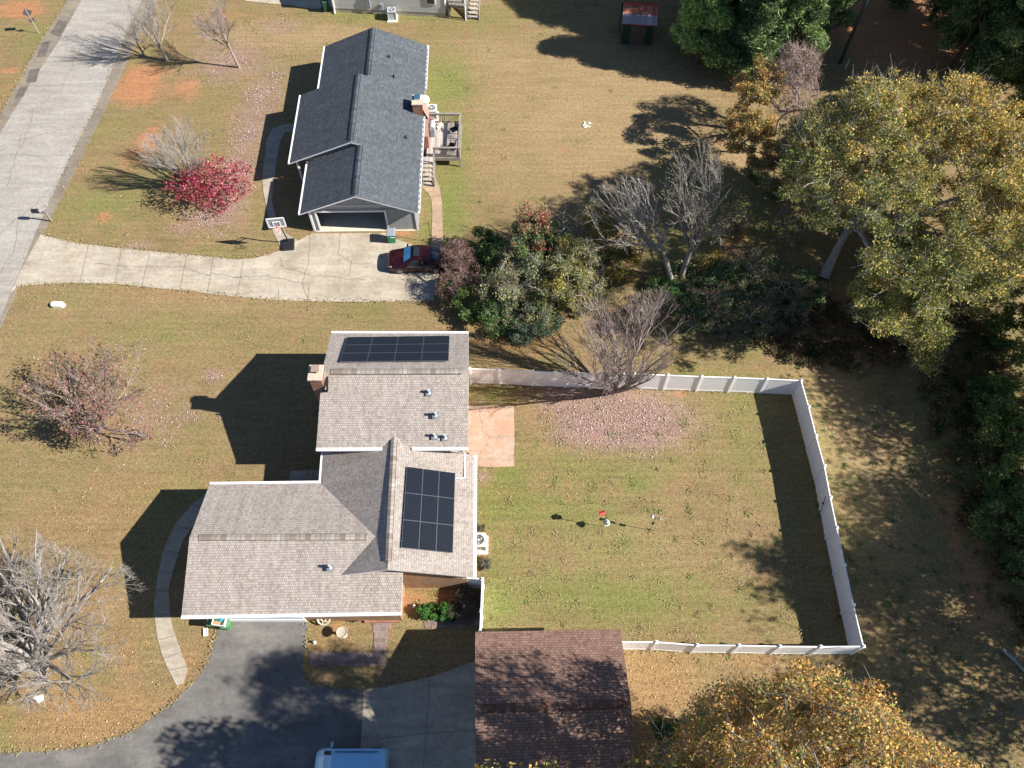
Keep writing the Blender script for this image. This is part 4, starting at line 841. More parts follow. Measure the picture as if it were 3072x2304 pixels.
def fractal(name, label, base, height, spread, seed, r0=.14, mat='bark_pale', limbs=6, levels=4, kids=6, up=.35, poly=None, lean=(0, 0), trunk=.3, tipr=.010, cat='tree', shrink=.58, group=None, ang=.55, leaves=None, stemrad=0):
    "open crown of straight rising limbs that fork again and again"
    t = thing(name, label, cat, tuple(base), 0, group); r = np.random.default_rng(seed); b0 = np.array(base, float)
    Vs, Fs = [], []; off = [0]; tips = []
    def tubeq(P, Rr, n):
        P = np.asarray(P); kk = len(P); d_ = np.gradient(P, axis=0); d_ /= (np.linalg.norm(d_, axis=1)[:, None]+1e-9)
        a_ = np.cross(d_, np.array([.31, .82, .47])); a_ /= (np.linalg.norm(a_, axis=1)[:, None]+1e-9); b_ = np.cross(d_, a_); th = np.arange(n)*2*PI/n
        V = P[:, None, :]+(a_[:, None, :]*np.cos(th)[None, :, None]+b_[:, None, :]*np.sin(th)[None, :, None])*np.asarray(Rr)[:, None, None]
        Vs.append(V.reshape(-1, 3)); idx = np.arange(kk*n).reshape(kk, n)+off[0]
        Fs.append(np.stack([idx[:-1], np.roll(idx[:-1], -1, 1), np.roll(idx[1:], -1, 1), idx[1:]], -1).reshape(-1, 4)); off[0] += kk*n
    def rotd(d, a, az):
        x = np.cross(d, [.2, .3, .93]); x /= np.linalg.norm(x)+1e-9; y = np.cross(d, x)
        v = d*math.cos(a)+(x*math.cos(az)+y*math.sin(az))*math.sin(a); return v/np.linalg.norm(v)
    def branch(p, d, L_, rad, lv):
        if poly is not None and lv > 0:
            for _q in range(3):
                if inpoly(proj(p+d*L_), poly)[0]: break
                L_ *= .62
            else: return
        n = 5 if lv < 2 else 4 if lv < 3 else 3; P = [p]; dd = d.copy()
        for j in range(1, n):
            dd = dd+r.normal(size=3)*(.07+.03*lv)+np.array([0, 0, up*.12]); dd /= np.linalg.norm(dd); P.append(P[-1]+dd*L_/(n-1))
        P = np.array(P); e = max(rad*.42, tipr*.5); Rr = np.linspace(rad, e, n)
        tubeq(P, Rr, 7 if rad > .06 else 5 if rad > .03 else 3)
        if lv >= levels: tips.append(P[-1]); return
        k = kids if lv > 0 else kids+1
        for q in range(k):
            f = .28+.72*(q+.5*r.random())/k; f = min(f, .98); x = f*(n-1); i0 = int(x); pp = P[i0]*(1-x+i0)+P[min(i0+1, n-1)]*(x-i0)
            a = ang*(.6+.7*r.random()); c = rotd(dd, a, r.random()*2*PI); c[2] += up*.4; c /= np.linalg.norm(c)
            branch(pp, c, L_*shrink*(.7+.6*r.random())*(1.15-.4*f), max(min(rad*(1-.5*f)*.62, rad*.7), tipr), lv+1)
        branch(P[-1], dd, L_*shrink*.8, e, lv+1)
    th_ = height*trunk; top = b0+np.array([lean[0]*trunk, lean[1]*trunk, th_])
    tubeq([b0+np.array([0, 0, -.1]), b0*.5+top*.5+r.normal(size=3)*.03, top], [r0*1.2, r0*.95, r0*.8], 10)
    for q in range(limbs):
        az = 2*PI*(q+.6*r.random())/limbs; rr = spread*(.35+.65*r.random()) if q else .15*spread
        s0 = top+np.array([math.cos(az), math.sin(az), 0])*stemrad-np.array([0, 0, th_*.35*r.random()]); tgt = b0+np.array([lean[0]+rr*math.cos(az), lean[1]+rr*math.sin(az), height*(.78+.2*r.random())-.25*height*(rr/spread)])
        d = tgt-s0; L_ = np.linalg.norm(d)*.72; branch(s0, d/np.linalg.norm(d), L_, r0*(.42+.2*r.random()), 1)
    V = np.concatenate(Vs)-b0; Fq = np.concatenate(Fs); me = bpy.data.meshes.new('trunk'); me.vertices.add(len(V)); me.vertices.foreach_set('co', V.astype(np.float32).ravel()); me.loops.add(Fq.size); me.loops.foreach_set('vertex_index', Fq.ravel())
    me.polygons.add(len(Fq)); me.polygons.foreach_set('loop_start', np.arange(0, Fq.size, 4)); me.polygons.foreach_set('use_smooth', np.ones(len(Fq), bool)); me.update(calc_edges=True); me.materials.append(T[mat])
    o = bpy.data.objects.new('trunk', me); COL.objects.link(o); o.parent = t
    tips = np.array(tips)
    if leaves: crownleaves('crown', tips, leaves['crad'], leaves['per'], leaves['size'], leaves['pal'], T['leaf'], t, seed+5, elong=1.6, flat=.9, updir=.1)
    return t
def poly(*p): return list(p)
OAK = [(.20, .225, .07), (.28, .29, .085), (.13, .165, .055), (.37, .34, .10), (.25, .275, .12), (.46, .35, .10), (.55, .37, .10)]
b = G(500, 180); fractal('bare_tree', 'small bare pale tree nearest the road above the driveway', b, 6.2, 2.6, 3, .12, 'bark_pale', 8, 4, 5, .45, lean=(-.3, .2), trunk=.22, tipr=.009, ang=.5)
b = G(718, 203); fractal('bare_tree', 'slender bare tree with straight trunk left of the upper driveway apron', b, 6.6, 2.2, 4, .085, 'bark_pink', 8, 4, 5, .5, lean=(-.7, 0), trunk=.42, tipr=.008, ang=.45)
b = G(590, 562)
RED = [(.26, .018, .04), (.36, .03, .07), (.18, .015, .03), (.44, .10, .14), (.32, .05, .06), (.40, .14, .15)]
t = fractal('maple_tree', 'vase shaped tree with bare silvery top and crimson leaves on its lower right side', b, 5.6, 3.6, 7, .14, 'bark_pale', 10, 4, 5, .55, poly((480, 400), (500, 350), (560, 335), (640, 400), (700, 440), (745, 540), (660, 650), (560, 610), (470, 600), (400, 480), (430, 400)), lean=(-.3, .2), trunk=.1, tipr=.008, ang=.42)
tg = targets(520, (G(640, 555, 1.5).x, G(640, 555, 1.5).y, 1.5), (3.4, 2.5, 1.6), poly((560, 490), (620, 470), (690, 430), (735, 460), (760, 540), (735, 590), (700, 600), (670, 650), (610, 620), (560, 600), (500, 585), (440, 550), (490, 500)), 0, .3, 9)
crownleaves('crown', tg, .36, 9, .10, RED+[(.5, .2, .22), (.3, .04, .05)], T['leaf'], t, 10, flat=.8, updir=0, jit=.25)
b = G(300, 1290)
RT = [(.27, .12, .10), (.34, .12, .11), (.30, .20, .16), (.22, .14, .11), (.36, .24, .2), (.22, .18, .08)]
fractal('ornamental_tree', 'broad twiggy tree with thin dull red leaves on the left lawn', b, 4.4, 5.4, 11, .15, 'bark_pink', 16, 4, 4, .2, poly((30, 1200), (110, 1110), (170, 1050), (240, 985), (320, 1040), (400, 985), (480, 1010), (470, 1100), (510, 1150), (480, 1260), (430, 1340), (340, 1370), (280, 1340), (160, 1270), (60, 1250)), lean=(.5, .2), trunk=.14, tipr=.010, ang=.6,
     leaves=dict(crad=.35, per=3.4, size=.08, pal=RT))
b = G(127, 2000)
fractal('bare_tree', 'large spreading bare grey tree at the left edge beside the curved walk', b, 6.8, 7.8, 13, .30, 'bark_pale', 15, 5, 4, .16, poly((-600, 1450), (0, 1590), (60, 1570), (200, 1640), (330, 1680), (380, 1690), (470, 1790), (475, 1830), (400, 1900), (380, 1960), (350, 2090), (260, 2150), (170, 2240), (60, 2260), (-100, 2300), (-700, 2300)), lean=(1.4, 1.2), trunk=.16, tipr=.0062, ang=.5, shrink=.6)
b = G(1840, 1178)
fractal('bare_tree', 'multi stemmed bare tree standing inside the long white fence', b, 8.8, 4.4, 17, .2, 'bark_pink', 15, 4, 5, .55, poly((1690, 930), (1740, 870), (1800, 840), (1900, 815), (2010, 870), (2085, 970), (2060, 1040), (1990, 1120), (1900, 1200), (1800, 1230), (1700, 1210), (1660, 1060)), lean=(.1, .2), trunk=.04, tipr=.009, ang=.4, stemrad=.18)
fractal('bare_tree', 'tall leaning bare tree with pale bark rising from the thicket to the left', G(2018, 853), 8.6, 4.6, 19, .17, 'bark_pale', 11, 4, 4, .25, poly((1740, 640), (1790, 550), (1880, 520), (1960, 550), (2010, 680), (1990, 830), (1850, 830), (1750, 760)), lean=(-3.2, 2.0), trunk=.42, tipr=.010, ang=.55)
fractal('bare_tree', 'tall upright bare tree with dark fine twigs rising from the thicket to the right', G(2040, 838), 12.5, 3.6, 23, .17, 'bark_grey', 11, 4, 4, .4, poly((1980, 560), (2020, 430), (2090, 380), (2150, 420), (2175, 540), (2150, 640), (2200, 740), (2130, 800), (2000, 760)), lean=(.4, 0), trunk=.33, tipr=.011, ang=.5,
     leaves=dict(crad=.3, per=1.2, size=.08, pal=[(.10, .10, .05), (.15, .13, .07)]))
# oak
b = G(2470, 834)
oakpoly = poly((2440, 240), (2500, 250), (2560, 235), (2640, 215), (2700, 200), (2760, 165), (2830, 180), (2870, 215), (2950, 240), (3000, 280), (3100, 300), (3250, 400), (3250, 800), (3072, 860), (2960, 920), (2900, 890), (2850, 960), (2860, 1020), (2790, 1100), (2740, 1060), (2660, 1000), (2570, 960), (2560, 860), (2620, 800), (2560, 740), (2480, 700), (2400, 620), (2340, 560), (2350, 480), (2380, 400), (2400, 320))
oc = G(2740, 590, 8.0)
def ograd(P):
    pp = proj(P); return (.75-(pp[:, 1]-180)/700.)*.9+(pp[:, 0]-2750)/900.
def lobed(n_lobe, per_lobe, c, rad, poly_, seed, lr=1.5, shell=.7, zmin=2, keep=None):
    r = np.random.default_rng(seed); L_ = targets(n_lobe, c, rad, poly_, shell, zmin, seed); idx = np.repeat(np.arange(len(L_)), per_lobe)
    sc = lr*(.6+.8*r.random(len(L_)))[idx]; P = L_[idx]+r.normal(size=(len(idx), 3))*sc[:, None]*np.array([.6, .6, .3]); P = P[P[:, 2] > zmin*.5]
    P = P[inpoly(proj(P), poly_)]
    if keep is not None: P = P[r.random(len(P)) < keep(proj(P))]
    return P
def leafy(name, label, base, trunk, tg, r0, mat, seed, L_, tipr=.02, twigs=3, twl=.9):
    t = thing(name, label, 'tree', tuple(base)); tips, nd = grow([np.array(q) for q in trunk], tg, r0, T[mat], 'trunk', t, tipr, .2, .6, seed, twigs, twl, .42, 0)
    crownleaves('crown', tips, L_['crad'], L_['per'], L_['size'], L_['pal'], T['leaf'], t, seed+5, flat=L_.get('flat', .6), wts=L_.get('wts'), grad=L_.get('grad'), updir=L_.get('updir', .1), jit=.16); return t
def okeep(pp):
    k = np.ones(len(pp)); u, v = pp[:, 0], pp[:, 1]
    k[(u < 2620) & (v > 520)] = .55; k[((u-2610)/60)**2+((v-480)/60)**2 < 1] = .5; k[((u-2860)/60)**2+((v-560)/50)**2 < 1] = .3; k[(u < 2480) & (v < 420)] = .6
    return k
tg = lobed(300, 7, (oc.x, oc.y, 7.2), (9.6, 8.4, 6.4), oakpoly, 29, 1.6, .45, 2.0, okeep)
ex = [np.array(targets(n_, tuple(G(*p_)), (r_, r_, .8), None, 0, .8, 400+n_)) for n_, p_, r_ in ((60, (2700, 940, 4.0), 1.7), (38, (2760, 1020, 3.4), 1.1), (16, (2785, 1075, 3.0), .5), (60, (2900, 860, 4.5), 1.8), (44, (2620, 900, 3.8), 1.3), (60, (3020, 780, 5), 1.8), (40, (2700, 820, 5), 1.5))]
tg = np.vstack([tg]+ex)
leafy('oak_tree', 'huge spreading oak with olive and orange leaves and pale trunk behind the fence corner', b, [G(2470, 834), G(2497, 775, .9), G(2535, 705, 2.2), G(2590, 640, 3.6), G(2640, 590, 5.0)], tg, .30, 'bark_pale', 29, dict(crad=.52, per=118, size=.09, pal=OAK, grad=ograd, wts=[3, 3, 2, 2.5, 2, 1, .5]), tipr=.012, twigs=4, twl=1.0)
# orange tree at the bottom right
oc = G(2420, 2230, 4.5)
ORG = [(.52, .28, .08), (.62, .37, .11), (.43, .26, .08), (.64, .44, .16), (.33, .28, .09), (.22, .25, .08), (.57, .28, .08)]
opoly = poly((2060, 2080), (2160, 2000), (2260, 2010), (2370, 1985), (2450, 2000), (2540, 2030), (2620, 2060), (2640, 2120), (2700, 2160), (2760, 2230), (2840, 2260), (2900, 2300), (3000, 2500), (1950, 2500), (1960, 2300), (2000, 2150))
opoly2 = poly((2330, 2040), (2370, 1992), (2450, 2000), (2540, 2030), (2620, 2060), (2640, 2120), (2700, 2160), (2760, 2230), (2840, 2260), (2900, 2300), (3200, 2700), (2000, 2700), (1985, 2304), (2030, 2200), (2100, 2110), (2220, 2040))
tg = lobed(330, 5, (12.5, 2.3, 12.0), (6.2, 4.6, 6.0), opoly2, 31, 1.0, .45, 6.0)
leafy('orange_tree', 'orange leaved autumn tree filling the bottom right corner', (13.4, .8, 0), [(13.4, .8, 0), (13.4, .9, 2), (13.3, 1.2, 4.5), (13.2, 1.6, 7)], tg, .30, 'bark_grey', 31, dict(crad=.48, per=95, size=.074, pal=ORG, flat=.8, wts=[2, 2, 2.4, 1.8, 2.2, 2, 1.2]), tipr=.013)
b_s = 0
def bush(name, label, blobs, palette, per=260, size=.1, crad=.42, n=None, seed=0, wts=None, stems=0, mat='leaf', elong=1.5, cat='shrub', group=None, flat=.85, stemmat='bark_grey', updir=.3, pathk=.1, tipr=.01, twl=.4):
    "blobs: (u,v,h,rx,rz)"
    c0 = G(blobs[0][0], blobs[0][1], blobs[0][2]); t = thing(name, label, cat, (c0.x, c0.y, 0), 0, group); r = np.random.default_rng(seed); cl = []
    for (u, v, h, rx, rz) in blobs:
        c = G(u, v, h); k = n or max(5, int(9*rx*rx*1.4)); cl.append(targets(k, (c.x, c.y, h), (rx, rx, rz), None, .55, .1, seed+len(cl)))
    cl = np.vstack(cl)
    if stems: grow([(c0.x, c0.y, 0), (c0.x, c0.y, .2), (c0.x, c0.y, .4)], cl, .09, T[stemmat], 'stem', t, tipr, pathk, .5, seed, stems, twl)
    if per: crownleaves('crown', cl, crad, per*1.5, size*.8, palette, T[mat], t, seed+3, wts=wts, elong=elong, flat=flat, updir=updir)
    return t
GR = [(.07, .13, .04), (.12, .19, .055), (.17, .24, .075), (.05, .095, .04), (.22, .25, .085)]
YG = [(.20, .21, .06), (.29, .27, .075), (.14, .165, .05), (.36, .31, .09), (.25, .22, .09)]
BL = [(.09, .13, .085), (.14, .185, .12), (.19, .23, .15), (.06, .10, .06)]
PH = [(.1, .155, .06), (.16, .21, .085), (.07, .12, .05), (.25, .28, .14), (.34, .10, .07), (.44, .16, .12)]
bush('photinia_shrub', 'tall green shrub with red new leaf tips at the top of the thicket', [(1600, 760, 2.6, 1.5, 1.8), (1600, 700, 3.6, 1.2, 1.2), (1640, 690, 2.8, 1.1, 1.1)], PH, 150, .11, .4, seed=41, wts=[3, 3, 3, 2, 1.2, 1.2], stems=2)
crl = targets(60, tuple(G(1600, 655, 4.6)), (1.3, 1.2, .6), None, .2, 3.6, 44)
o_ = [o for o in COL.objects if o.name.startswith('photinia_shrub')][0]; crownleaves('red_shoots', crl, .32, 26, .085, [(.36, .12, .09), (.44, .2, .15), (.28, .14, .09), (.2, .2, .09), (.28, .26, .14)], T['leaf'], o_, 45)
bush('evergreen_shrub', 'dark green leafy shrub left of the red tipped shrub', [(1490, 760, 1.8, 1.3, 1.2), (1440, 720, 1.4, .9, .9)], GR, 170, .1, .4, seed=47)
bush('twiggy_shrub', 'brownish pink twiggy shrub behind the maroon car', [(1385, 800, 1.5, 1.3, 1.4), (1350, 860, 1.2, .9, .9), (1370, 760, 2.0, .9, .9)], [(.22, .13, .11), (.3, .19, .16), (.16, .12, .09)], 14, .07, .3, n=110, seed=49, stems=4, stemmat='bark_red', twl=.45)
bush('evergreen_shrub', 'bright green shrub below the brown twiggy one', [(1400, 900, 1.0, .9, .8), (1430, 940, .8, .8, .7), (1350, 850, .8, .5, .5)], GR, 190, .09, .35, seed=51, wts=[2, 3, 3, 1, 2])
bush('evergreen_shrub', 'olive brown shrub with mixed twigs in the middle of the thicket', [(1510, 850, 1.8, 1.3, 1.3), (1540, 900, 1.4, 1.0, 1.0)], [(.19, .2, .1), (.3, .26, .16), (.24, .18, .12), (.14, .18, .08)], 110, .08, .4, seed=53, stems=3)
bush('vine_shrub', 'mounded yellow green vine covered shrub at the right of the thicket', [(1690, 850, 2.2, 1.7, 1.7), (1700, 770, 2.6, 1.3, 1.3), (1740, 900, 1.4, 1.2, 1.1), (1640, 900, 1.4, 1.0, 1.0)], YG, 150, .10, .42, seed=55, stems=2, stemmat='bark_pale', wts=[3, 3, 2, 2, 1])
bush('holly_shrub', 'blue green shrub at the lower front of the thicket', [(1590, 960, 1.1, 1.2, 1.0), (1560, 985, .8, .9, .7), (1640, 960, 1.0, .9, .8)], BL, 170, .09, .4, seed=57)
bush('evergreen_shrub', 'rounded green shrub beside the blue green one', [(1480, 960, 1.0, 1.1, .9), (1500, 910, 1.4, .9, .8)], GR+BL[:2], 170, .09, .38, seed=59)
bush('bare_shrub', 'bare pale stems sprouting above the yellow green vine', [(1700, 680, 3.2, 1.2, 1.0)], GR, 0, n=30, seed=61, stems=2, stemmat='bark_pale', tipr=.012, twl=1.2)
bush('yellow_shrub', 'yellow leaved shrub under the leaning bare tree', [(1830, 720, 1.6, 1.6, 1.4), (1870, 800, 1.2, 1.2, 1.0), (1800, 650, 2.0, 1.2, 1.0)], [(.26, .23, .06), (.38, .3, .07), (.17, .17, .05), (.46, .33, .09)], 120, .09, .4, seed=63, stems=2)
bush('yellow_shrub', 'small yellow leaved sapling right of the two bare trees', [(2170, 740, 1.6, .8, 1.1), (2120, 800, 1.0, .7, .7)], [(.2, .16, .04), (.38, .27, .05), (.12, .11, .04)], 90, .09, .35, seed=64, stems=2)
bush('orange_shrub', 'tall gold and orange leaved shrub left of the pinkish bare one', [(2260, 330, 4.2, 1.8, 2.0), (2230, 400, 3.2, 1.3, 1.5), (2300, 450, 3.0, 1.3, 1.4), (2280, 240, 4.8, 1.5, 1.3)], [(.30, .25, .09), (.46, .33, .11), (.52, .31, .09), (.2, .21, .09), (.38, .22, .1)], 150, .11, .45, seed=65, stems=1)
bush('pink_bare_shrub', 'pinkish grey bare shrub between the gold shrub and the oak', [(2375, 270, 4.4, 1.9, 2.2), (2390, 200, 5.2, 1.6, 1.4)], [(.3, .2, .17), (.4, .25, .2)], 10, .07, .3, n=260, seed=67, stems=4, stemmat='bark_pink', tipr=.013, twl=.8)
bush('understory_shrub', 'russet and olive shrub below the gold shrub and beside the oak', [(2340, 500, 3.4, 1.7, 1.5), (2400, 430, 4.6, 1.7, 1.7), (2420, 520, 3.2, 1.6, 1.5)], [(.22, .21, .09), (.32, .22, .11), (.17, .2, .09), (.38, .26, .13)], 120, .1, .45, seed=69)
bush('hedge_plant', 'light green low shrub at the corner of the neighbour lawn', [(2300, 550, .7, .8, .7), (2270, 510, .6, .6, .5), (2330, 575, .6, .6, .5)], [(.12, .2, .06), (.2, .28, .1), (.08, .14, .05)], 170, .08, .3, seed=71)
bush('border_shrub', 'small clipped green hedge by the short white fence', [(1300, 1837, .35, .35, .35), (1270, 1836, .32, .33, .33), (1330, 1838, .35, .38, .35), (1352, 1838, .35, .35, .35)], [(.04, .12, .025), (.07, .19, .04), (.12, .24, .06)], 150, .06, .16, n=16, seed=73)
bush('flower_bed_shrub', 'dark leafless shrub in the shade of the short white fence', [(1395, 1815, .5, .9, .5)], [(.08, .07, .05), (.15, .12, .08)], 40, .06, .3, n=60, seed=75, stems=3)
bush('small_shrub', 'small dark shrub above the air conditioner', [(1438, 1585, .25, .3, .25)], [(.08, .1, .05), (.15, .15, .09)], 90, .05, .14, n=10, seed=77, stems=1)
bush('small_shrub', 'small greyish shrub below the air conditioner', [(1455, 1690, .25, .33, .22)], [(.15, .16, .12), (.25, .25, .2), (.05, .05, .03)], 80, .05, .14, n=10, seed=79, stems=1)
bush('green_bush', 'leafy green bush among the orange leaves near the bottom edge', [(2085, 2250, 1.2, 1.1, 1.0), (2030, 2190, 1.0, .9, .8), (2170, 2300, 1.2, 1.0, .9)], [(.05, .12, .04), (.08, .18, .06), (.13, .24, .09), (.03, .07, .03)], 160, .11, .4, seed=81, stems=2)
for (bl, lb, sd) in (([(3010, 1290, 1.6, 1.6, 1.6), (2990, 1180, 1.6, 1.4, 1.4)], 'dark shrub at the right edge below the oak', 83), ([(3030, 1450, 1.5, 1.5, 1.4), (3010, 1560, 1.4, 1.4, 1.3)], 'dark ivy covered shrub in the middle of the right edge', 85), ([(3060, 1000, 2, 1.8, 1.8), (3060, 920, 2, 1.4, 1.4)], 'green shrub at the right edge under the oak branches', 87), ([(3080, 1700, 1.2, 1.2, 1.1)], 'dark shrub low on the right edge', 89)):
    bush('woodland_shrub', lb, bl, GR, 130, .11, .45, seed=sd)
bush('thicket_shrub', 'pale olive feathery shrub filling the gap between the photinia and the vine mound', [(1640, 800, 1.8, 1.2, 1.4), (1600, 860, 1.6, 1.2, 1.2), (1560, 800, 2.0, 1.0, 1.2)], [(.2, .23, .09), (.28, .29, .13), (.14, .18, .08), (.3, .25, .13)], 60, .10, .4, seed=401, stems=4, stemmat='bark_pale', twl=.7)
bush('thicket_shrub', 'low feathery green shrub in front between the olive brown and holly shrubs', [(1540, 950, 1.0, 1.3, .9), (1620, 920, 1.2, 1.2, 1.0), (1470, 900, 1.2, 1.0, 1.0)], [(.15, .22, .08), (.22, .27, .12), (.11, .16, .07), (.26, .22, .12)], 60, .09, .35, seed=403, stems=3, stemmat='bark_pink', twl=.6)
bush('thicket_shrub', 'tangled twiggy yellow green shrub right of the vine mound', [(1790, 860, 1.2, 1.3, 1.1), (1800, 780, 1.6, 1.2, 1.2)], [(.24, .22, .09), (.32, .27, .1), (.15, .16, .07)], 35, .09, .35, seed=405, stems=5, stemmat='bark_pink', twl=.8)
bush('thicket_shrub', 'bright green low growth at the foot of the two bare trees', [(1990, 880, .5, 1.3, .5), (2060, 900, .5, 1.2, .5), (2130, 870, .4, 1.0, .4)], [(.12, .24, .06), (.18, .32, .09), (.08, .16, .05)], 60, .10, .3, seed=407)
for (u, v, hh, rr, sd, lb, pal_) in ((1960, 930, 1.0, 1.6, 411, 'brown twiggy tangle below the leaning bare tree', [(.2, .16, .08), (.3, .2, .12)]), (2120, 930, .9, 1.6, 413, 'rust brown brush in the middle of the shaded thicket', [(.3, .17, .11), (.22, .2, .09)]), (2260, 960, .8, 1.5, 415, 'dull brush with dead stems near the fence corner', [(.24, .17, .1), (.16, .2, .08)]),
    (2250, 800, 1.2, 1.5, 417, 'loose green brush between the bare trees and the oak trunk', [(.2, .26, .09), (.28, .26, .1)]), (2360, 880, 1.0, 1.5, 419, 'dark brush at the foot of the oak trunk', [(.16, .18, .08), (.26, .18, .1)]), (2200, 660, 1.2, 1.2, 421, 'thin olive sapling on the shaded grass left of the oak', [(.22, .22, .08), (.3, .26, .1)]), (2380, 680, 1.4, 1.4, 423, 'straggly olive brush under the left oak branches', [(.2, .22, .08), (.3, .24, .1)]), (1900, 700, 2.4, 1.6, 425, 'straggly yellow vine hanging in the leaning bare tree', [(.3, .26, .08), (.38, .3, .09)])):
    bush('brush', lb, [(u, v, hh, rr, hh)], pal_, 14, .09, .4, n=46, seed=sd, stems=4, stemmat='bark_pink' if sd % 4 == 1 else 'bark_grey', twl=.8, tipr=.011)
bush('thicket_shrub', 'tall feathery olive green shrub at the heart of the thicket beside the red tipped one', [(1560, 820, 3.0, 1.6, 1.6), (1650, 830, 3.0, 1.5, 1.6), (1500, 860, 2.4, 1.3, 1.4)], [(.24, .27, .12), (.32, .33, .16), (.18, .22, .1), (.33, .28, .15), (.2, .26, .15)], 42, .09, .45, seed=431, stems=5, stemmat='bark_pale', twl=.9, tipr=.009)
bush('thicket_shrub', 'pale green feathery shrub leaning over the vine mound toward the bare trees', [(1730, 800, 3.0, 1.5, 1.6), (1760, 880, 2.2, 1.3, 1.3)], [(.28, .3, .12), (.36, .35, .16), (.2, .23, .1), (.36, .3, .14)], 40, .09, .45, seed=433, stems=5, stemmat='bark_pale', twl=.9, tipr=.009)
# ground cover in the shaded strip: nobody could count it
P = targets(900, tuple(G(2200, 880, .2)), (6.5, 3.8, .5), None, 0, .1, 91); pp = proj(P); P = P[inpoly(pp, poly((1930, 860), (2000, 780), (2200, 780), (2450, 800), (2600, 900), (2560, 1020), (2330, 1040), (2150, 1030), (2000, 980), (1960, 920)))]
o_ = crownleaves('ground_cover', P, .28, 90, .09, [(.14, .25, .08), (.2, .32, .11), (.3, .22, .14), (.38, .28, .2), (.25, .36, .16), (.18, .15, .1)], T['leaf'], None, 92); tag(o_, kind='stuff')
P = targets(500, (29.5, 22, .2), (3.6, 16, .4), None, 0, .1, 93)
o_ = crownleaves('undergrowth', P, .35, 90, .09, [(.05, .10, .03), (.08, .12, .04), (.16, .10, .06), (.22, .14, .07)], T['leaf'], None, 94); tag(o_, kind='stuff')
P = targets(260, tuple(G(2560, 1000, .2)), (7, 3, .3), None, 0, .1, 95)
o_ = crownleaves('undergrowth', P, .35, 70, .09, [(.05, .07, .03), (.16, .10, .06), (.2, .13, .07)], T['leaf'], None, 96); tag(o_, kind='stuff')
# pines at the top and beyond the right edge (their shade falls across the lawn)
PIN = [(.08, .13, .055), (.12, .18, .07), (.19, .27, .10), (.06, .09, .045), (.26, .34, .13)]
NEED = 1
def pine(label, x, y, h, rad, seed, n=70, per=150, z0=.35, group=None, trunkr=.2, pal=PIN, bare_low=True):
    t = thing('pine_tree', label, 'tree', (x, y, 0), 0, group); r = np.random.default_rng(seed); tg = []
    for i in range(n):
        f = (i+.5)/n; z = h*(z0+(1-z0)*f); rr = rad*(1-f*.85)**.75*(.45+.6*r.random()); a = r.random()*2*PI; tg.append((x+rr*math.cos(a), y+rr*math.sin(a), z+r.normal()*.3))
    tg = np.array(tg); tr = [(x+.05*math.sin(k), y+.05*math.cos(2*k), h*k/9) for k in range(10)]
    grow(tr, tg, trunkr, T['bark_dark'], 'trunk', t, .03, .05, .8, seed, 1, .5, .35)
    crownleaves('crown', tg, .8, per*2.3, .075, pal, T['needle'], t, seed+1, elong=4.5, flat=.7, jit=.2, updir=0)
    return t
pg = 'tall pines along the woodland edge'
pines = [(2090, 190, 9, 2.3, 101, 'bright green pine right of the rusty roofed shed'), (2200, 110, 13, 3.0, 103, 'tall dark pine behind the bright one'), (2230, 225, 9, 2.3, 105, 'dark pine above the gold shrub'), (2340, 215, 10, 2.6, 107, 'dark pine above the pinkish bare shrub'),
 (2330, 80, 13, 3.0, 109, 'dark pine at the top left of the clearing'), (2440, 130, 11, 2.2, 110, 'dark pine directly left of the utility pole'), (2850, 210, 12, 2.6, 111, 'dark pine at the right of the leafy clearing'), (2960, 290, 12, 3.0, 113, 'dark pine just above the oak crown'), (3060, 250, 13, 3.2, 115, 'dark pine in the top right corner'),
 (2790, 60, 13, 2.4, 119, 'dark pine at the top edge right of the clearing'), (3010, 180, 13, 3.0, 120, 'dark pine between the top edge and the oak'), (2900, 30, 14, 2.8, 131, 'dark pine farthest up the right side of the top edge'), (2130, 60, 13, 2.6, 132, 'dark pine at the top edge behind the shed'), (2420, 30, 13, 2.4, 133, 'dark pine at the top edge left of the utility pole'),
 (2930, 110, 13, 2.8, 117, 'dark pine at the top edge near the right corner'), (2700, 20, 12, 2.2, 134, 'slim dark pine at the top edge above the clearing'), (3110, 400, 12, 3.0, 118, 'dark pine at the right edge above the oak')]
pines = [(G(a_, b_).x, G(a_, b_).y, c_, d_, e_, f_) for a_, b_, c_, d_, e_, f_ in pines]
for (x, y, h, rd, s, lb) in pines: pine(lb, x, y, h, rd, s, group=None, per=(230 if s == 101 else 170), n=95, z0=.14, pal=([(.24, .35, .09), (.34, .47, .13), (.44, .54, .19), (.16, .24, .08)] if s == 101 else PIN))
# woodland just beyond the frame, whose shade is seen
def shade(label, base, c, rad, n, per, size, pal, seed, zmin=3, crad=.7, lr=1.3, name='shade_tree', group=None, cut=None):
    r = np.random.default_rng(seed); L_ = targets(n, c, rad, None, .25, zmin, seed); idx = np.repeat(np.arange(len(L_)), 7); P = L_[idx]+r.normal(size=(len(idx), 3))*np.array([.6, .6, .35])*lr
    if cut is not None: P = P[~cut(P)]
    t = thing(name, label, 'tree', tuple(base), 0, group); b_ = np.array(base, float); cc = np.array(c, float); k = [b_, b_*.8+cc*.2, b_*.5+cc*np.array([.5, .5, .42]), b_*.3+cc*np.array([.7, .7, .62])]; k[1][2] = cc[2]*.2; k[2][2] = cc[2]*.42; k[3][2] = cc[2]*.62
    tips, nd = grow(k, P, .28, T['bark_grey'], 'trunk', t, .02, .2, .7, seed, 2, .8, .42)
    crownleaves('crown', tips, crad, per, size, pal, T['leaf'], t, seed+2, flat=.7, updir=0); return t
offr = lambda P: proj(P)[:, 0] < 3110
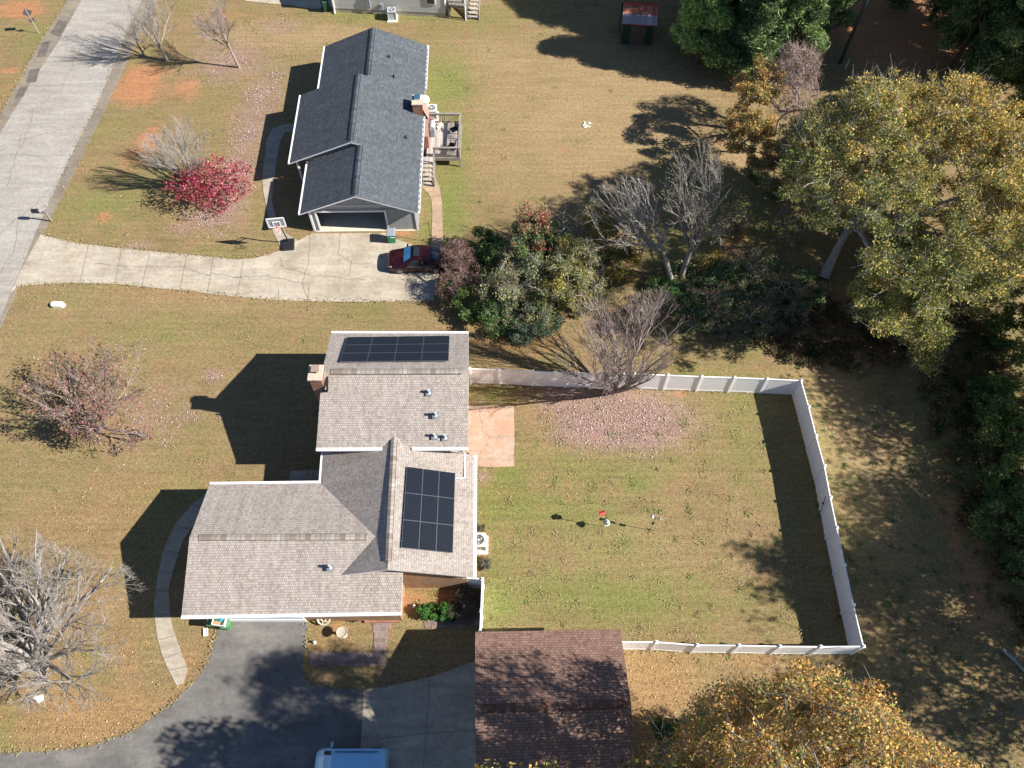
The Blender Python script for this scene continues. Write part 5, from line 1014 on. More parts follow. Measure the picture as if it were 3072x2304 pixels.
for i, (x, y, c, rad) in enumerate(((37, 34, (38.5, 33, 9), (4.2, 3.6, 3.6)), (39, 27, (39.6, 27, 9), (4.4, 3.6, 3.6)), (38.5, 21, (38.6, 20.5, 9.0), (4.2, 3.6, 3.6)), (39, 15, (38.5, 14.5, 9.6), (4.4, 3.4, 4.0)), (36.5, 9, (36.5, 9.5, 10), (4.4, 3.4, 4.2)), (37, 4, (36, 4.5, 10.5), (4.4, 3.4, 4.2)), (33, 12, (32.8, 12.5, 5.5), (2.6, 3.5, 2.6)), (33, 24, (33.5, 24, 6), (2.6, 3.5, 2.8)))):
    shade('leafy tree just beyond the right edge shading the strip outside the fence', (x, y, 0), c, rad, 38, 50, .14, GR+YG, 171+i*3, 2.0, .9, 1.5, group='trees beyond the right edge', cut=offr)
offb = lambda P: (proj(P)[:, 1] < 2330)
offt = lambda P: (proj(P)[:, 1] > -20)
for i, (x, y, c, rad) in enumerate(((14, 71, (13, 70, 9.5), (5, 4.5, 4.5)), (7, 75, (7, 74, 9), (5, 4.5, 4.5)), (20, 72, (19.5, 71, 10), (5, 4.5, 4.5)))):
    shade('leafy tree just beyond the top edge shading the far lawn', (x, y, 0), c, rad, 44, 55, .17, PIN, 221+i*3, 2.0, .8, 1.5, group='trees beyond the top edge', cut=offt)
shade('taller leafy tree beyond the right edge shading the lower right corner of the fenced yard', (36, 11.5, 0), (35.4, 10.0, 13.2), (2.6, 1.9, 2.2), 20, 45, .15, GR+YG, 251, 9, .7, 1.1, cut=offr)
shade('tall leafy tree south of the brown garage shading the asphalt drive', (6.5, -2.0, 0), (4.6, -.2, 11.2), (5.4, 4.0, 3.0), 60, 60, .17, OAK, 141, 7, .9, 1.4, cut=offb)
shade('sparse half bare tree with thin leaves by the east side of the brown garage', G(2150, 2420), (9.2, 3.6, 4.6), (3.0, 2.2, 1.8), 14, 34, .07, ORG+GR[:2], 145, 2.5, .6, 1.0)
# ------------------------------------------------------------------ fallen leaves
def scatter(name, n, mask, size, pal, seed, thr=.3, area=(-46, 46, 3, 70)):
    r = np.random.default_rng(seed); P = np.stack([r.uniform(area[0], area[1], n*6), r.uniform(area[2], area[3], n*6), np.full(n*6, .03)], 1)
    a = mask_at(mask, P) if mask else np.full(len(P), .5); a = a*(.35+1.3*vnoise(P[:, 0], P[:, 1], .9, 77)*(.5+vnoise(P[:, 0], P[:, 1], 3.1, 78))); P = P[r.random(len(P)) < np.clip((a-thr)*1.3, 0, 1)][:n]
    pp = proj(P); P = P[(pp[:, 0] > -60) & (pp[:, 0] < 3130) & (pp[:, 1] > -60) & (pp[:, 1] < 2360)]
    pp = proj(P); ok = np.ones(len(P), bool)
    for pv in PAVED: ok &= ~inpoly(pp, pv) | (r.random(len(P)) < .03)
    P = P[ok]; P[:, 2] += r.random(len(P))*.03; pal = np.array(pal); t = pal[r.integers(0, len(pal), len(P))]*(1+r.normal(size=(len(P), 1))*.15)
    o = leafmesh(name, P, size, np.clip(t, .01, .95), T['litter'], None, 1.4, 1.2, seed); return tag(o, kind='stuff')
scatter('fallen_leaves', 110000, 'pink', .054, [(.52, .42, .43), (.42, .31, .31), (.6, .5, .5), (.32, .18, .17), (.45, .32, .31), (.24, .13, .12)], 201, .22)
scatter('fallen_leaves', 45000, 'leafy', .052, [(.42, .27, .12), (.48, .35, .18), (.35, .19, .09), (.52, .41, .25), (.28, .16, .08)], 203, .2)
scatter('fallen_leaves', 14000, None, .042, [(.42, .34, .2), (.36, .26, .14), (.5, .42, .28), (.3, .18, .1)], 205, .35)
def weeds(n, seed, area, size, pal, k=26, rad=.22):
    r = np.random.default_rng(seed); c = np.stack([r.uniform(area[0], area[1], n), r.uniform(area[2], area[3], n)], 1); pp = proj(np.c_[c, np.zeros(n)]); ok = np.ones(n, bool)
    for pv in PAVED: ok &= ~inpoly(pp, pv)
    c = c[ok]; idx = np.repeat(np.arange(len(c)), k); rr = rad*(.4+1.2*r.random(len(c)))[idx]; P = np.c_[c[idx]+r.normal(size=(len(idx), 2))*rr[:, None]*.6, .02+.05*r.random(len(idx))]; pal = np.array(pal)
    t = pal[r.integers(0, len(pal), len(c))][idx]*(1+r.normal(size=(len(P), 1))*.15); return tag(leafmesh('lawn_weeds', P, size, np.clip(t, .01, .9), T['litter'], None, 2.2, .5, seed), kind='stuff')
def edgegrass(pts, n, seed):
    r = np.random.default_rng(seed); Q = [np.array(G(u, v)) for u, v in pts]; P = []
    for a_, b_ in zip(Q[:-1], Q[1:]):
        k = int(np.linalg.norm(b_-a_)*n*.6); f = r.random((k, 1)); P.append(a_+(b_-a_)*f+np.c_[r.normal(size=(k, 2))*.09, .03+.1*r.random(k)])
    P = np.vstack(P); pal = np.array([(.27, .25, .11), (.33, .27, .15), (.22, .22, .09), (.38, .3, .18)]); return tag(leafmesh('edge_grass', P, .05, pal[r.integers(0, 4, len(P))], T['litter'], None, 2.6, .1, seed), kind='stuff')
fb = [(p.x, p.y) for p in FP]; fbp = [tuple(proj(np.array([[x, y, 0]]))[0]) for x, y in fb]
edgegrass(fbp, 45, 601)
edgegrass([(50, 858), (130, 852), (347, 852), (556, 872), (833, 900), (1083, 905), (1290, 903)], 45, 603); edgegrass([(122, 703), (236, 730), (486, 757), (700, 778), (816, 762)], 40, 605)
edgegrass([(0, 2258), (271, 2240), (407, 2190), (520, 2109), (610, 2008), (655, 1888)], 50, 607); edgegrass([(921, 1880), (908, 2010), (931, 2056), (1089, 2067), (1217, 2048), (1427, 1980)], 45, 609); edgegrass([(424, 0), (285, 325), (122, 660)], 25, 611); edgegrass([(203, 0), (113, 140), (0, 345)], 30, 613)
weeds(170, 501, (-6, 17, 9, 24), .04, [(.19, .25, .08), (.23, .26, .09), (.3, .25, .13), (.33, .26, .15)], 40, .35)
weeds(500, 503, (-46, 20, 3, 66), .045, [(.22, .24, .09), (.27, .25, .11), (.34, .26, .15), (.4, .3, .18)], 34, .35)
weeds(500, 505, (18, 32, 3, 30), .055, [(.10, .15, .05), (.2, .15, .08)])
# ------------------------------------------------------------------ objects
def TH(name, label, cat, px, rz=0, group=None): p = G(*px); return thing(name, label, cat, (p.x, p.y, p.z), rz, group)
# ---- maroon sedan
car = TH('parked_car', 'dark maroon sedan with a blue striped windscreen shade parked beside the brown shrub', 'car', (1256, 792, .035), PI+.02)
ST = [(2.08, .52, .32, .60, .46, .50, .54), (1.98, .74, .22, .78, .50, .62, .66), (1.6, .82, .2, .86, .60, .70, .78), (.98, .84, .2, .88, .70, .73, .90), (.30, .84, .2, .88, .76, .60, 1.30), (-.15, .84, .2, .88, .78, .60, 1.36), (-.65, .84, .2, .88, .79, .59, 1.33), (-1.0, .84, .2, .88, .80, .57, 1.24), (-1.52, .83, .2, .86, .81, .68, 1.0), (-1.9, .78, .24, .82, .78, .66, .95), (-2.06, .6, .34, .68, .62, .56, .80)]
body = MB(); rows = []
for (x, wl, zl, wm, zm, wt, zt) in ST:
    rows.append([(x, -wl, zl), (x, -wm, (zl+zm)/2), (x, -wm, zm), (x, -wt, zt), (x, -wt*.5, zt+.035), (x, 0, zt+.045), (x, wt*.5, zt+.035), (x, wt, zt), (x, wm, zm), (x, wm, (zl+zm)/2), (x, wl, zl)])
V = [p for r_ in rows for p in r_]; Fc = []
for i in range(len(rows)-1):
    for j in range(10): a_ = i*11+j; Fc.append((a_, a_+1, a_+12, a_+11))
Fc.append(tuple(range(10, -1, -1))); Fc.append(tuple(range(11*(len(rows)-1), 11*len(rows))))
for i in range(len(rows)-1): Fc.append((i*11, (i+1)*11, (i+1)*11+10, i*11+10))
body.mesh(V, Fc); body.build('body', T['maroon'], car, smooth=False, bevel=.03)
def offq(q, d):
    q = [V3(p) for p in q]; n = (q[1]-q[0]).cross(q[2]-q[1]).normalized()
    c = sum(q, V3((0, 0, 0)))/4
    if n.dot(c-V3((0, 0, .6))) < 0: n = -n
    return q, n
def pane(name, q, mat, ins=.06, d=.02):
    q, n = offq(q, d); c = sum(q, V3((0, 0, 0)))/len(q); q2 = [p+(c-p)*ins+n*d for p in q]
    return MB().face(q2 if (q2[1]-q2[0]).cross(q2[2]-q2[1]).dot(n) > 0 else list(reversed(q2))).build(name, mat, car)
pane('windscreen', [(.96, -.70, .935), (.96, .70, .935), (.33, .57, 1.325), (.33, -.57, 1.325)], T['glass'], .02, .025)
pane('sunshade', [(.90, -.62, .97), (.90, .62, .97), (.40, .53, 1.28), (.40, -.53, 1.28)], T['shade'], .02, .045)
pane('rear_window', [(-1.02, -.54, 1.26), (-1.02, .54, 1.26), (-1.5, .62, 1.04), (-1.5, -.62, 1.04)], T['glass'], .03, .03)
for sg in (-1, 1):
    pane('side_window', [(.85, sg*.865, .78), (-.18, sg*.875, .80), (-.15, sg*.625, 1.30), (.30, sg*.63, 1.27)], T['glass'], .07, .02)
    pane('side_window', [(-.24, sg*.875, .80), (-1.35, sg*.87, .83), (-.98, sg*.60, 1.2), (-.24, sg*.62, 1.31)], T['glass'], .07, .02)
MB().box((.02, 0, 1.408), (.42, .8, .015)).build('sunroof', T['glass'], car)
for sg in (-1, 1):
    MB().box((1.86, sg*.60, .60), (.26, .26, .1), -sg*.5, tilt=(0, .35)).build('headlight', T['metal'], car, bevel=.02)
    MB().box((-1.99, sg*.58, .74), (.1, .3, .12), sg*.3).build('tail_light', T['red'], car)
    MB().box((.72, sg*.97, .86), (.12, .2, .12)).build('wing_mirror', T['maroon'], car, bevel=.02)
    MB().bar((.95, sg*.2-.1, .99), (.80, sg*.2+.35, 1.03), .02, .02).build('wiper', T['metal'], car)
    MB().bar((.84, sg*.885, .79), (-1.3, sg*.885, .815), .015, .02).build('window_trim', T['metal'], car)
    for x in (1.28, -1.25):
        wh = MB().lathe((x, sg*.76, .31), [(.18, -.11), (.3, -.11), (.315, -.07), (.315, .07), (.3, .11), (.18, .11)], 20, 0, axis=(0, 1, 0)).build('wheel', T['rubber'], car)
        rm = MB(); rm.lathe((x, sg*.865, .31), [(.05, 0), (.05, .03)], 10, 0, axis=(0, sg, 0)); rm.lathe((x, sg*.86, .31), [(.17, 0), (.2, 0), (.2, .02), (.17, .02)], 18, 0, axis=(0, sg, 0), cap=False)
        for k in range(6): a_ = k*PI/3; rm.bar((x+.04*math.cos(a_), sg*.875, .31+.04*math.sin(a_)), (x+.18*math.cos(a_), sg*.875, .31+.18*math.sin(a_)), .035, .02)
        rm.build('rim', T['metal'], wh)
MB().box((2.07, 0, .48), (.04, .7, .12)).build('grille', T['black'], car); MB().box((-2.07, 0, .6), (.03, .45, .12)).build('number_plate', T['white'], car)
# ---- glossy van at the bottom edge, blue sky reflection put into its colour
van = TH('parked_van', 'glossy van with the sky reflection painted in blue, cut by the bottom edge on the shaded asphalt', 'van', (1062, 2306, .02), PI)
VS = [(1.80, .62, .35, .74, .6, .62, .85), (1.62, .80, .25, .86, .7, .74, 1.0), (1.3, .84, .22, .90, .9, .78, 1.25), (.85, .84, .22, .90, .95, .76, 1.68), (.2, .84, .22, .90, .95, .77, 1.74), (-1.3, .84, .22, .90, .95, .77, 1.74), (-1.66, .82, .25, .88, .95, .75, 1.68), (-1.78, .78, .3, .84, .9, .72, 1.4)]
vb = MB(); rows = []
for (x, wl, zl, wm, zm, wt, zt) in VS: rows.append([(x, -wl, zl), (x, -wm, (zl+zm)/2), (x, -wm, zm), (x, -wt, zt), (x, -wt*.6, zt+.05), (x, 0, zt+.065), (x, wt*.6, zt+.05), (x, wt, zt), (x, wm, zm), (x, wm, (zl+zm)/2), (x, wl, zl)])
V = [p for r_ in rows for p in r_]; Fc = [(i*11+j, i*11+j+1, i*11+j+12, i*11+j+11) for i in range(len(rows)-1) for j in range(10)]+[tuple(range(10, -1, -1)), tuple(range(11*(len(rows)-1), 11*len(rows)))]+[(i*11, (i+1)*11, (i+1)*11+10, i*11+10) for i in range(len(rows)-1)]
vb.mesh(V, Fc); vb.build('body', T['skypaint'], van, bevel=.04)
for sg in (-1, 1):
    MB().box((1.0, sg*1.0, 1.05), (.14, .26, .2)).build('wing_mirror', T['skypaint'], van, bevel=.03)
    MB().face([(1.1, sg*.9, 1.0), (-1.5, sg*.9, 1.02), (-1.45, sg*.815, 1.55), (.85, sg*.82, 1.55)]).build('side_window', T['glass'], van)
    MB().bar((.7, sg*.62, 1.775), (-1.4, sg*.62, 1.80), .03, .03).build('roof_rail', T['black'], van)
    for x in (1.15, -1.15): MB().lathe((x, sg*.78, .31), [(.18, -.1), (.3, -.1), (.31, .0), (.3, .1), (.18, .1)], 18, 0, axis=(0, 1, 0)).build('wheel', T['rubber'], van)
MB().face([(1.32, -.7, 1.27), (1.32, .7, 1.27), (.88, .68, 1.70), (.88, -.68, 1.70)]).build('windscreen', T['glass'], van)
# ---- basketball hoop
hp = TH('basketball_hoop', 'portable basketball hoop with white framed backboard and dark base by the garage', 'basketball hoop', (866, 738, .03), .12)
MB().box((0, .05, .09), (.85, 1.0, .18), 0).build('base', T['black'], hp, bevel=.05)
MB().tube([(0, .3, .15), (-.05, .15, 1.4), (-.12, .15, 2.5)], .045, 8).build('pole', T['black'], hp)
a_ = MB(); a_.tube([(-.1, .15, 2.2), (-.13, -.35, 2.75)], .03, 6); a_.tube([(-.12, .15, 2.45), (-.13, -.35, 2.95)], .025, 6); a_.build('arm', T['black'], hp)
bb = MB(); bx, by, bz = -.13, -.4, 2.95
for (dx, dz, sx, sz) in ((0, .42, 1.2, .09), (0, -.42, 1.2, .09), (-.56, 0, .09, .92), (.56, 0, .09, .92), (0, .08, .5, .05), (-.23, -.1, .05, .4), (.23, -.1, .05, .4)): bb.box((bx+dx, by-.0-(.012 if abs(dx) < .3 and sz != .09 else 0), bz+dz), (sx, .04, sz))
bk = bb.build('backboard', T['white'], hp); MB().box((bx, by+.01, bz), (1.04, .02, .76)).build('panel', T['greylid'], bk)
rm = MB(); rp = [(bx+.22*math.cos(t_*PI/8), by-.3+.22*math.sin(t_*PI/8), bz-.35) for t_ in range(17)]; rm.tube(rp, .015, 5); rm.bar((bx, by, bz-.35), (bx, by-.1, bz-.35), .1, .03); rg = rm.build('rim', T['orange'], hp)
nt_ = MB()
for t_ in range(12): a_ = t_*PI/6; nt_.tube([(bx+.21*math.cos(a_), by-.3+.21*math.sin(a_), bz-.36), (bx+.15*math.cos(a_+.3), by-.3+.15*math.sin(a_+.3), bz-.6), (bx+.12*math.cos(a_), by-.3+.12*math.sin(a_), bz-.78)], .008, 3)
nt_.tube([(bx+.15*math.cos(t_*PI/6), by-.3+.15*math.sin(t_*PI/6), bz-.6) for t_ in range(13)], .008, 3); nt_.build('net', T['white_nylon'], hp)
# ---- wheelie bins
def wbin(label, px, rz, mat, lidmat, lid_open=False):
    t = TH('wheeled_bin', label, 'bin', px, rz); mb = MB()
    mb.mesh([(-.23, -.25, .06), (.23, -.25, .06), (.23, .22, .06), (-.23, .22, .06), (-.29, -.36, .95), (.29, -.36, .95), (.29, .32, .95), (-.29, .32, .95), (-.25, -.32, .95), (.25, -.32, .95), (.25, .28, .95), (-.25, .28, .95), (-.2, -.22, .12), (.2, -.22, .12), (.2, .18, .12), (-.2, .18, .12)],
        [(3, 2, 1, 0), (0, 1, 5, 4), (1, 2, 6, 5), (2, 3, 7, 6), (3, 0, 4, 7), (4, 5, 9, 8), (5, 6, 10, 9), (6, 7, 11, 10), (7, 4, 8, 11), (8, 9, 13, 12), (9, 10, 14, 13), (10, 11, 15, 14), (11, 8, 12, 15), (12, 13, 14, 15)])
    mb.build('body', mat, t)
    if not lid_open: MB().mesh([(-.31, -.4, .96), (.31, -.4, .96), (.31, .36, .98), (-.31, .36, .98), (-.27, -.34, 1.03), (.27, -.34, 1.03), (.27, .3, 1.06), (-.27, .3, 1.06)], [(0, 3, 2, 1), (4, 5, 6, 7), (0, 1, 5, 4), (1, 2, 6, 5), (2, 3, 7, 6), (3, 0, 4, 7)]).build('lid', lidmat, t, bevel=.02)
    else: MB().mesh([(-.31, .36, .97), (.31, .36, .97), (.31, .5, .28), (-.31, .5, .28), (-.31, .41, .98), (.31, .41, .98), (.31, .56, .28), (-.31, .56, .28)], [(0, 1, 2, 3), (7, 6, 5, 4), (0, 4, 5, 1), (1, 5, 6, 2), (2, 6, 7, 3), (3, 7, 4, 0)]).build('lid', lidmat, t)
    MB().tube([(-.26, .36, .9), (-.26, .44, .92), (.26, .44, .92), (.26, .36, .9)], .02, 6).build('handle', T['black'], t)
    for x in (-.24, .24): MB().lathe((x, .24, .11), [(.11, -.03), (.11, .03)], 14, 0, axis=(1, 0, 0)).build('wheel', T['rubber'], t)
    return t
b1 = wbin('bright green wheeled bin with grey lid by the grey garage corner', (1178, 722, .03), .05, T['bgreen'], T['greylid'])
MB().box((.08, -.335, .74), (.32, .02, .09), tilt=(-.12, 0)).build('label', T['white'], b1)
wbin('dark green wheeled bin in the shade at the left end of the sided house', (978, 30, .02), .5, T['dgreen'], T['dgreen'])
b2 = wbin('mid green wheeled bin under the white gutter of the tan roof', (655, 1868, .0), .1, T['mgreen'], T['mgreen'])
b3 = TH('round_bin', 'round green lidded tub standing on the asphalt behind the white box', 'bin', (684, 1878, .0)); mb = MB(); mb.lathe((0, 0, 0), [(.24, 0), (.30, .7), (.32, .72), (.30, .74)], 20); mb.build('body', T['mgreen'], b3); mb = MB(); mb.lathe((0, 0, .74), [(.33, 0), (.33, .04), (.25, .08), (.05, .1)], 20); mb.build('lid', T['mgreen'], b3)
cr = TH('white_crate', 'open white box of cardboard and blue plastic resting on the green bins', 'box', (662, 1862, 1.0), -.1); mb = MB()
for (x, y, sx, sy) in ((-.33, 0, .03, .62), (.33, 0, .03, .62), (0, -.3, .66, .03), (0, .3, .66, .03)): mb.box((x, y, .16), (sx, sy, .26))
mb.box((0, 0, .05), (.66, .62, .03)); mb.build('box', T['white'], cr); MB().box((-.1, -.17, .2), (.36, .2, .1), .3).build('cardboard', T['cardboard'], cr); MB().box((.0, .12, .2), (.55, .3, .1), .1).build('green_bag', T['mgreen'], cr)
mb = MB(); mb.tube([(.0, -.1, .28), (.12, .02, .3), (.2, -.05, .3), (.1, -.1, .32), (.24, .06, .3)], .03, 5); mb.build('blue_plastic', T['cyan'], cr)
# ---- mailbox
ml = TH('mailbox', 'black roadside mailbox on a leaning arm post at the road edge', 'mailbox', (155, 664)); MB().box((0, 0, .55), (.1, .1, 1.1)).build('post', T['wooddark'], ml); MB().bar((.1, 0, .95), (-.55, .0, .95), .09, .09).build('arm', T['wooddark'], ml)
mb = MB(); mb.lathe((-.62, 0, 1.14), [(.12, -.26), (.13, -.25), (.13, .25), (.12, .26)], 14, 0, axis=(1, 0, 0)); mb.box((-.62, 0, 1.07), (.5, .26, .14)); mb.build('box', T['black'], ml); MB().box((-.3, .0, 1.15), (.06, .2, .2)).build('door', T['greylid'], ml); MB().box((-.5, .14, 1.25), (.03, .02, .14)).build('flag', T['red'], ml)
# ---- road sign seen from behind
sg = TH('road_sign', 'diamond road sign seen from behind on a thin post left of the road', 'sign', (118, 100), .55); MB().tube([(0, 0, 0), (0, 0, 2.3)], .025, 6).build('post', T['galv'], sg)
MB().box((0, .03, 1.95), (.58, .02, .58), tilt=(0, PI/4)).build('diamond_panel', T['signback'], sg); MB().box((0, .03, 1.25), (.42, .02, .3)).build('lower_plate', T['signback'], sg)
# ---- utility pole, septic lid
up = TH('utility_pole', 'tall dark utility pole rising from the leafy clearing at the top', 'pole', (2520, 190)); MB().tube([(0, 0, 0), (0, 0, 5), (0, 0, 9.6)], [.15, .13, .10], 10).build('pole', pm('creosote_sheen', (.035, .045, .06), .35, .2, 4), up); MB().box((0, 0, 9.0), (2.2, .1, .12)).build('crossarm', T['wooddark'], up)  # the pole's bluish sheen is mixed into its dark base colour
for x in (-1, -.5, .5, 1): MB().lathe((x, 0, 9.06), [(.03, 0), (.05, .05), (.03, .1), (.05, .14), (.02, .18)], 8).build('insulator', T['galv'], up)
sb = TH('utility_post', 'short pale post at the foot of the utility pole', 'post', (2536, 205)); MB().lathe((0, 0, 0), [(.09, 0), (.09, .8), (.05, .86)], 10).build('post', T['galv'], sb)
tk = TH('meter_cover', 'white elongated tank lid lying on the grass below the neighbour driveway', 'tank', (176, 917), -.02)
mb = MB(); pr = [(-.45, -.1), (-.33, -.2), (.33, -.2), (.45, -.1), (.45, .1), (.33, .2), (-.33, .2), (-.45, .1)]; mb.prism(pr, 0, .22); pr2 = [(x*.9, y*.75) for x, y in pr]; mb.prism(pr2, .22, .28); mb.build('tank_body', pm('tank_white', (.68, .72, .64), .45, .06, 4), tk, bevel=.03); MB().lathe((.15, 0, .28), [(.07, 0), (.07, .04), (.04, .05)], 12).build('cap', T['offwhite'], tk)
# ---- air conditioners
def acunit(label, px, rz=0, s=.78, mat=None):
    t = TH('air_conditioner', label, 'air conditioner', px, rz, None); mat = mat or T['offwhite']
    mb = MB(); mb.box((0, -.04, .04), (s*1.25, s*1.35, .08)); mb.build('pad', T['offwhite'], t)
    mb = MB(); h = .8
    for x in (-1, 1):
        for y in (-1, 1): mb.box((x*s*.46, y*s*.46, h/2+.08), (.06, .06, h))
    mb.box((0, 0, h/2+.06), (s*.9, s*.9, h-.06), 0, 1); mb.box((0, 0, .12), (s, s, .08)); n = 20
    R_ = s*.37; O = [(s/2, s/2), (-s/2, s/2), (-s/2, -s/2), (s/2, -s/2)]; ring = [(R_*math.cos(2*PI*k/n+PI/4), R_*math.sin(2*PI*k/n+PI/4)) for k in range(n)]
    for q in range(4):
        a0 = q*n//4
        for k in range(n//4): i0, i1 = (a0+k) % n, (a0+k+1) % n; mb.face([(*ring[i0], h+.1), (*O[q], h+.1), (*ring[i1], h+.1)])
        mb.face([(*ring[(a0+n//4) % n], h+.1), (*O[q], h+.1), (*O[(q+1) % 4], h+.1)])
    for k in range(4): a_, b_ = O[k], O[(k+1) % 4]; mb.face([(*a_, h+.1), (*a_, h), (*b_, h), (*b_, h+.1)])
    mb.build('cabinet', [mat, T['galv']], t)
    MB().lathe((0, 0, h-.0), [(R_, .02), (R_, .03)], 20).build('fan_well', T['black'], t)
    mb = MB(); mb.lathe((0, 0, h+.04), [(.08, 0), (.08, .05)], 12)
    for k in range(3): a_ = k*2*PI/3+.5; mb.face([(.06*math.cos(a_), .06*math.sin(a_), h+.05), (R_*.9*math.cos(a_-.3), R_*.9*math.sin(a_-.3), h+.04), (R_*.9*math.cos(a_+.3), R_*.9*math.sin(a_+.3), h+.08)])
    mb.build('fan', T['galv'], t)
    mb = MB()
    for q in (.95, .66): mb.tube([(R_*q*math.cos(k*PI/8), R_*q*math.sin(k*PI/8), h+.11) for k in range(17)], .007, 3)
    for k in range(8): a_ = k*PI/4; mb.tube([(.08*math.cos(a_), .08*math.sin(a_), h+.11), (R_*math.cos(a_), R_*math.sin(a_), h+.11)], .006, 3)
    mb.build('grille', T['galv'], t); return t
acunit('pale air conditioner with round fan beside the tan roof edge', (1438, 1634, 0), 0, .82)
acunit('pale air conditioner beside the chimney and wooden deck of the grey house', (1297, 350, 0), 0, .8)
acunit('grey air conditioner in front of the pale sided house', (1178, 56, 0), .05, .72, T['galv'])
# ---- bird feeder poles
fp = TH('bird_feeder_pole', 'feeder pole with a red roofed white birdhouse and a silver globe baffle', 'bird feeder', (1809, 1580)); MB().tube([(0, 0, 0), (.02, 0, 2.05)], .014, 6).build('pole', T['black'], fp)
mb = MB(); mb.tube([(.0, 0, 1.75), (-.12, .02, 1.85), (-.25, .02, 1.82)], .009, 4); mb.tube([(0, 0, 1.6), (.12, -.05, 1.7), (.2, -.05, 1.62)], .009, 4); mb.build('hook', T['black'], fp)
bh = MB(); bh.box((-.22, .12, 1.78), (.24, .2, .2), .35); bh.build('birdhouse', T['white'], fp)
rf = MB(); 
for sgn in (-1, 1): rf.box((-.22+sgn*.075*-math.sin(.35), .12+sgn*.075*math.cos(.35), 1.93), (.34, .19, .02), .35, tilt=(-sgn*.55, 0))
rf.build('birdhouse_roof', T['red'], fp); MB().lathe((.1, -.12, 1.0), [(.03, .22), (.1, .16), (.15, .05), (.17, 0), (.12, -.02)], 14).build('globe', T['metal'], fp); MB().lathe((.1, -.12, .96), [(.16, 0), (.2, .03)], 14).build('feeder_tray', T['white'], fp)
fq = TH('bird_feeder_pole', 'black feeder pole with tripod foot and two small hanging feeders', 'bird feeder', (1950, 1590)); MB().tube([(0, 0, 0), (.02, 0, 2.1)], .014, 6).build('pole', T['black'], fq)
for a_ in (.3, 2.4, 4.5): MB().tube([(0, 0, .12), (.2*math.cos(a_), .2*math.sin(a_), 0)], .01, 4).build('foot', T['black'], fq)
mb = MB(); mb.tube([(0, 0, 2.0), (-.1, .1, 2.12), (-.14, .16, 2.0)], .009, 4); mb.tube([(0, 0, 1.9), (.16, 0, 2.05), (.28, .0, 1.95)], .009, 4); mb.build('hook', T['black'], fq)
MB().lathe((0, 0, 1.05), [(.04, 0), (.07, .03), (.07, .2), (.03, .26)], 10).build('baffle', T['black'], fq); MB().lathe((-.14, .16, 1.78), [(.1, .0), (.05, .03), (.05, .2), (.09, .21), (.02, .24)], 10).build('tube_feeder', T['metal'], fq); MB().lathe((.28, 0, 1.72), [(.05, 0), (.05, .16), (.08, .17), (.02, .22)], 10).build('seed_feeder', T['greylid'], fq)
# shepherd hook near the side path
sk_ = TH('garden_hook', 'thin black garden hook pole beside the tan side path', 'pole', (1293, 726, .0)); MB().tube([(0, 0, 0), (0, 0, 2.0), (-.06, 0, 2.12)], .016, 5).build('pole', T['black'], sk_); mb = MB(); mb.tube([(0, 0, 1.95), (-.2, 0, 2.08), (-.34, 0, 1.95), (-.3, 0, 1.85)], .01, 4); mb.tube([(0, 0, 1.8), (.1, -.05, 1.95), (.14, -.05, 2.2)], .01, 4); mb.build('hook', T['black'], sk_)
# ---- garden ornaments in the front bed
bb_ = TH('bird_bath', 'round stone bird bath on the leafy bed left of the paver walk', 'bird bath', (1032, 1905)); MB().lathe((0, 0, 0), [(.18, 0), (.16, .05), (.08, .1), (.07, .5), (.12, .58), (.24, .64), (.3, .7), (.28, .71), (.2, .66), (.0, .655)], 22, cap=False).build('basin', T['stone'], bb_)
wl_ = TH('wheel_ornament', 'round pierced stone wheel ornament leaning by the roof gutter', 'ornament', (975, 1862)); mb = MB(); c_ = V3((0, 0, .42)); A_ = V3((.1, -.55, .83)).normalized(); q_ = A_.to_track_quat('Z', 'Y').to_matrix()
mb.tube([c_+q_@V3((.33*math.cos(k*PI/10), .33*math.sin(k*PI/10), 0)) for k in range(21)], .055, 6); mb.tube([c_+q_@V3((.13*math.cos(k*PI/8), .13*math.sin(k*PI/8), 0)) for k in range(17)], .04, 6)
for k in range(6): a_ = k*PI/3; mb.tube([c_+q_@V3((.12*math.cos(a_), .12*math.sin(a_), 0)), c_+q_@V3((.33*math.cos(a_+.2), .33*math.sin(a_+.2), 0))], .035, 5)
mb.build('wheel', T['stone'], wl_); MB().lathe((0, .1, 0), [(.12, 0), (.1, .05), (.06, .3), (.08, .36)], 10).build('pedestal', T['stone'], wl_)
def ornament(label, px, s=.12, rz=0):
    t = TH('garden_ornament', label, 'ornament', px, rz); MB().lathe((0, 0, 0), [(s*.8, 0), (s, s*.5), (s*.7, s*1.3), (s*.45, s*1.6), (s*.6, s*1.9), (s*.5, s*2.4), (s*.15, s*2.7)], 12).build('figure', T['offwhite'], t, smooth=True)
    MB().lathe((0, 0, 0), [(s*1.1, 0), (s*1.1, s*.25)], 12).build('base', T['stone'], t); MB().lathe((s*.5, -s*.3, s*1.0), [(s*.25, -s*.2), (s*.3, 0), (s*.2, s*.25)], 8).build('wing', T['offwhite'], t)
ornament('small white ornament left of the bird bath near the asphalt', (944, 1928), .1); ornament('small pale ornament on bare soil by the clipped hedge', (1243, 1819), .11); ornament('white ornament on the leaf litter under the large bare tree', (121, 2096), .22)
ct = TH('concrete_block', 'pale splash block on the grass beside the green bins', 'block', (618, 1897), .2); mb = MB(); mb.box((0, 0, .04), (.22, .42, .08)); mb.box((-.1, 0, .09), (.03, .42, .04)); mb.box((.1, 0, .09), (.03, .42, .04)); mb.build('block', T['offwhite'], ct)
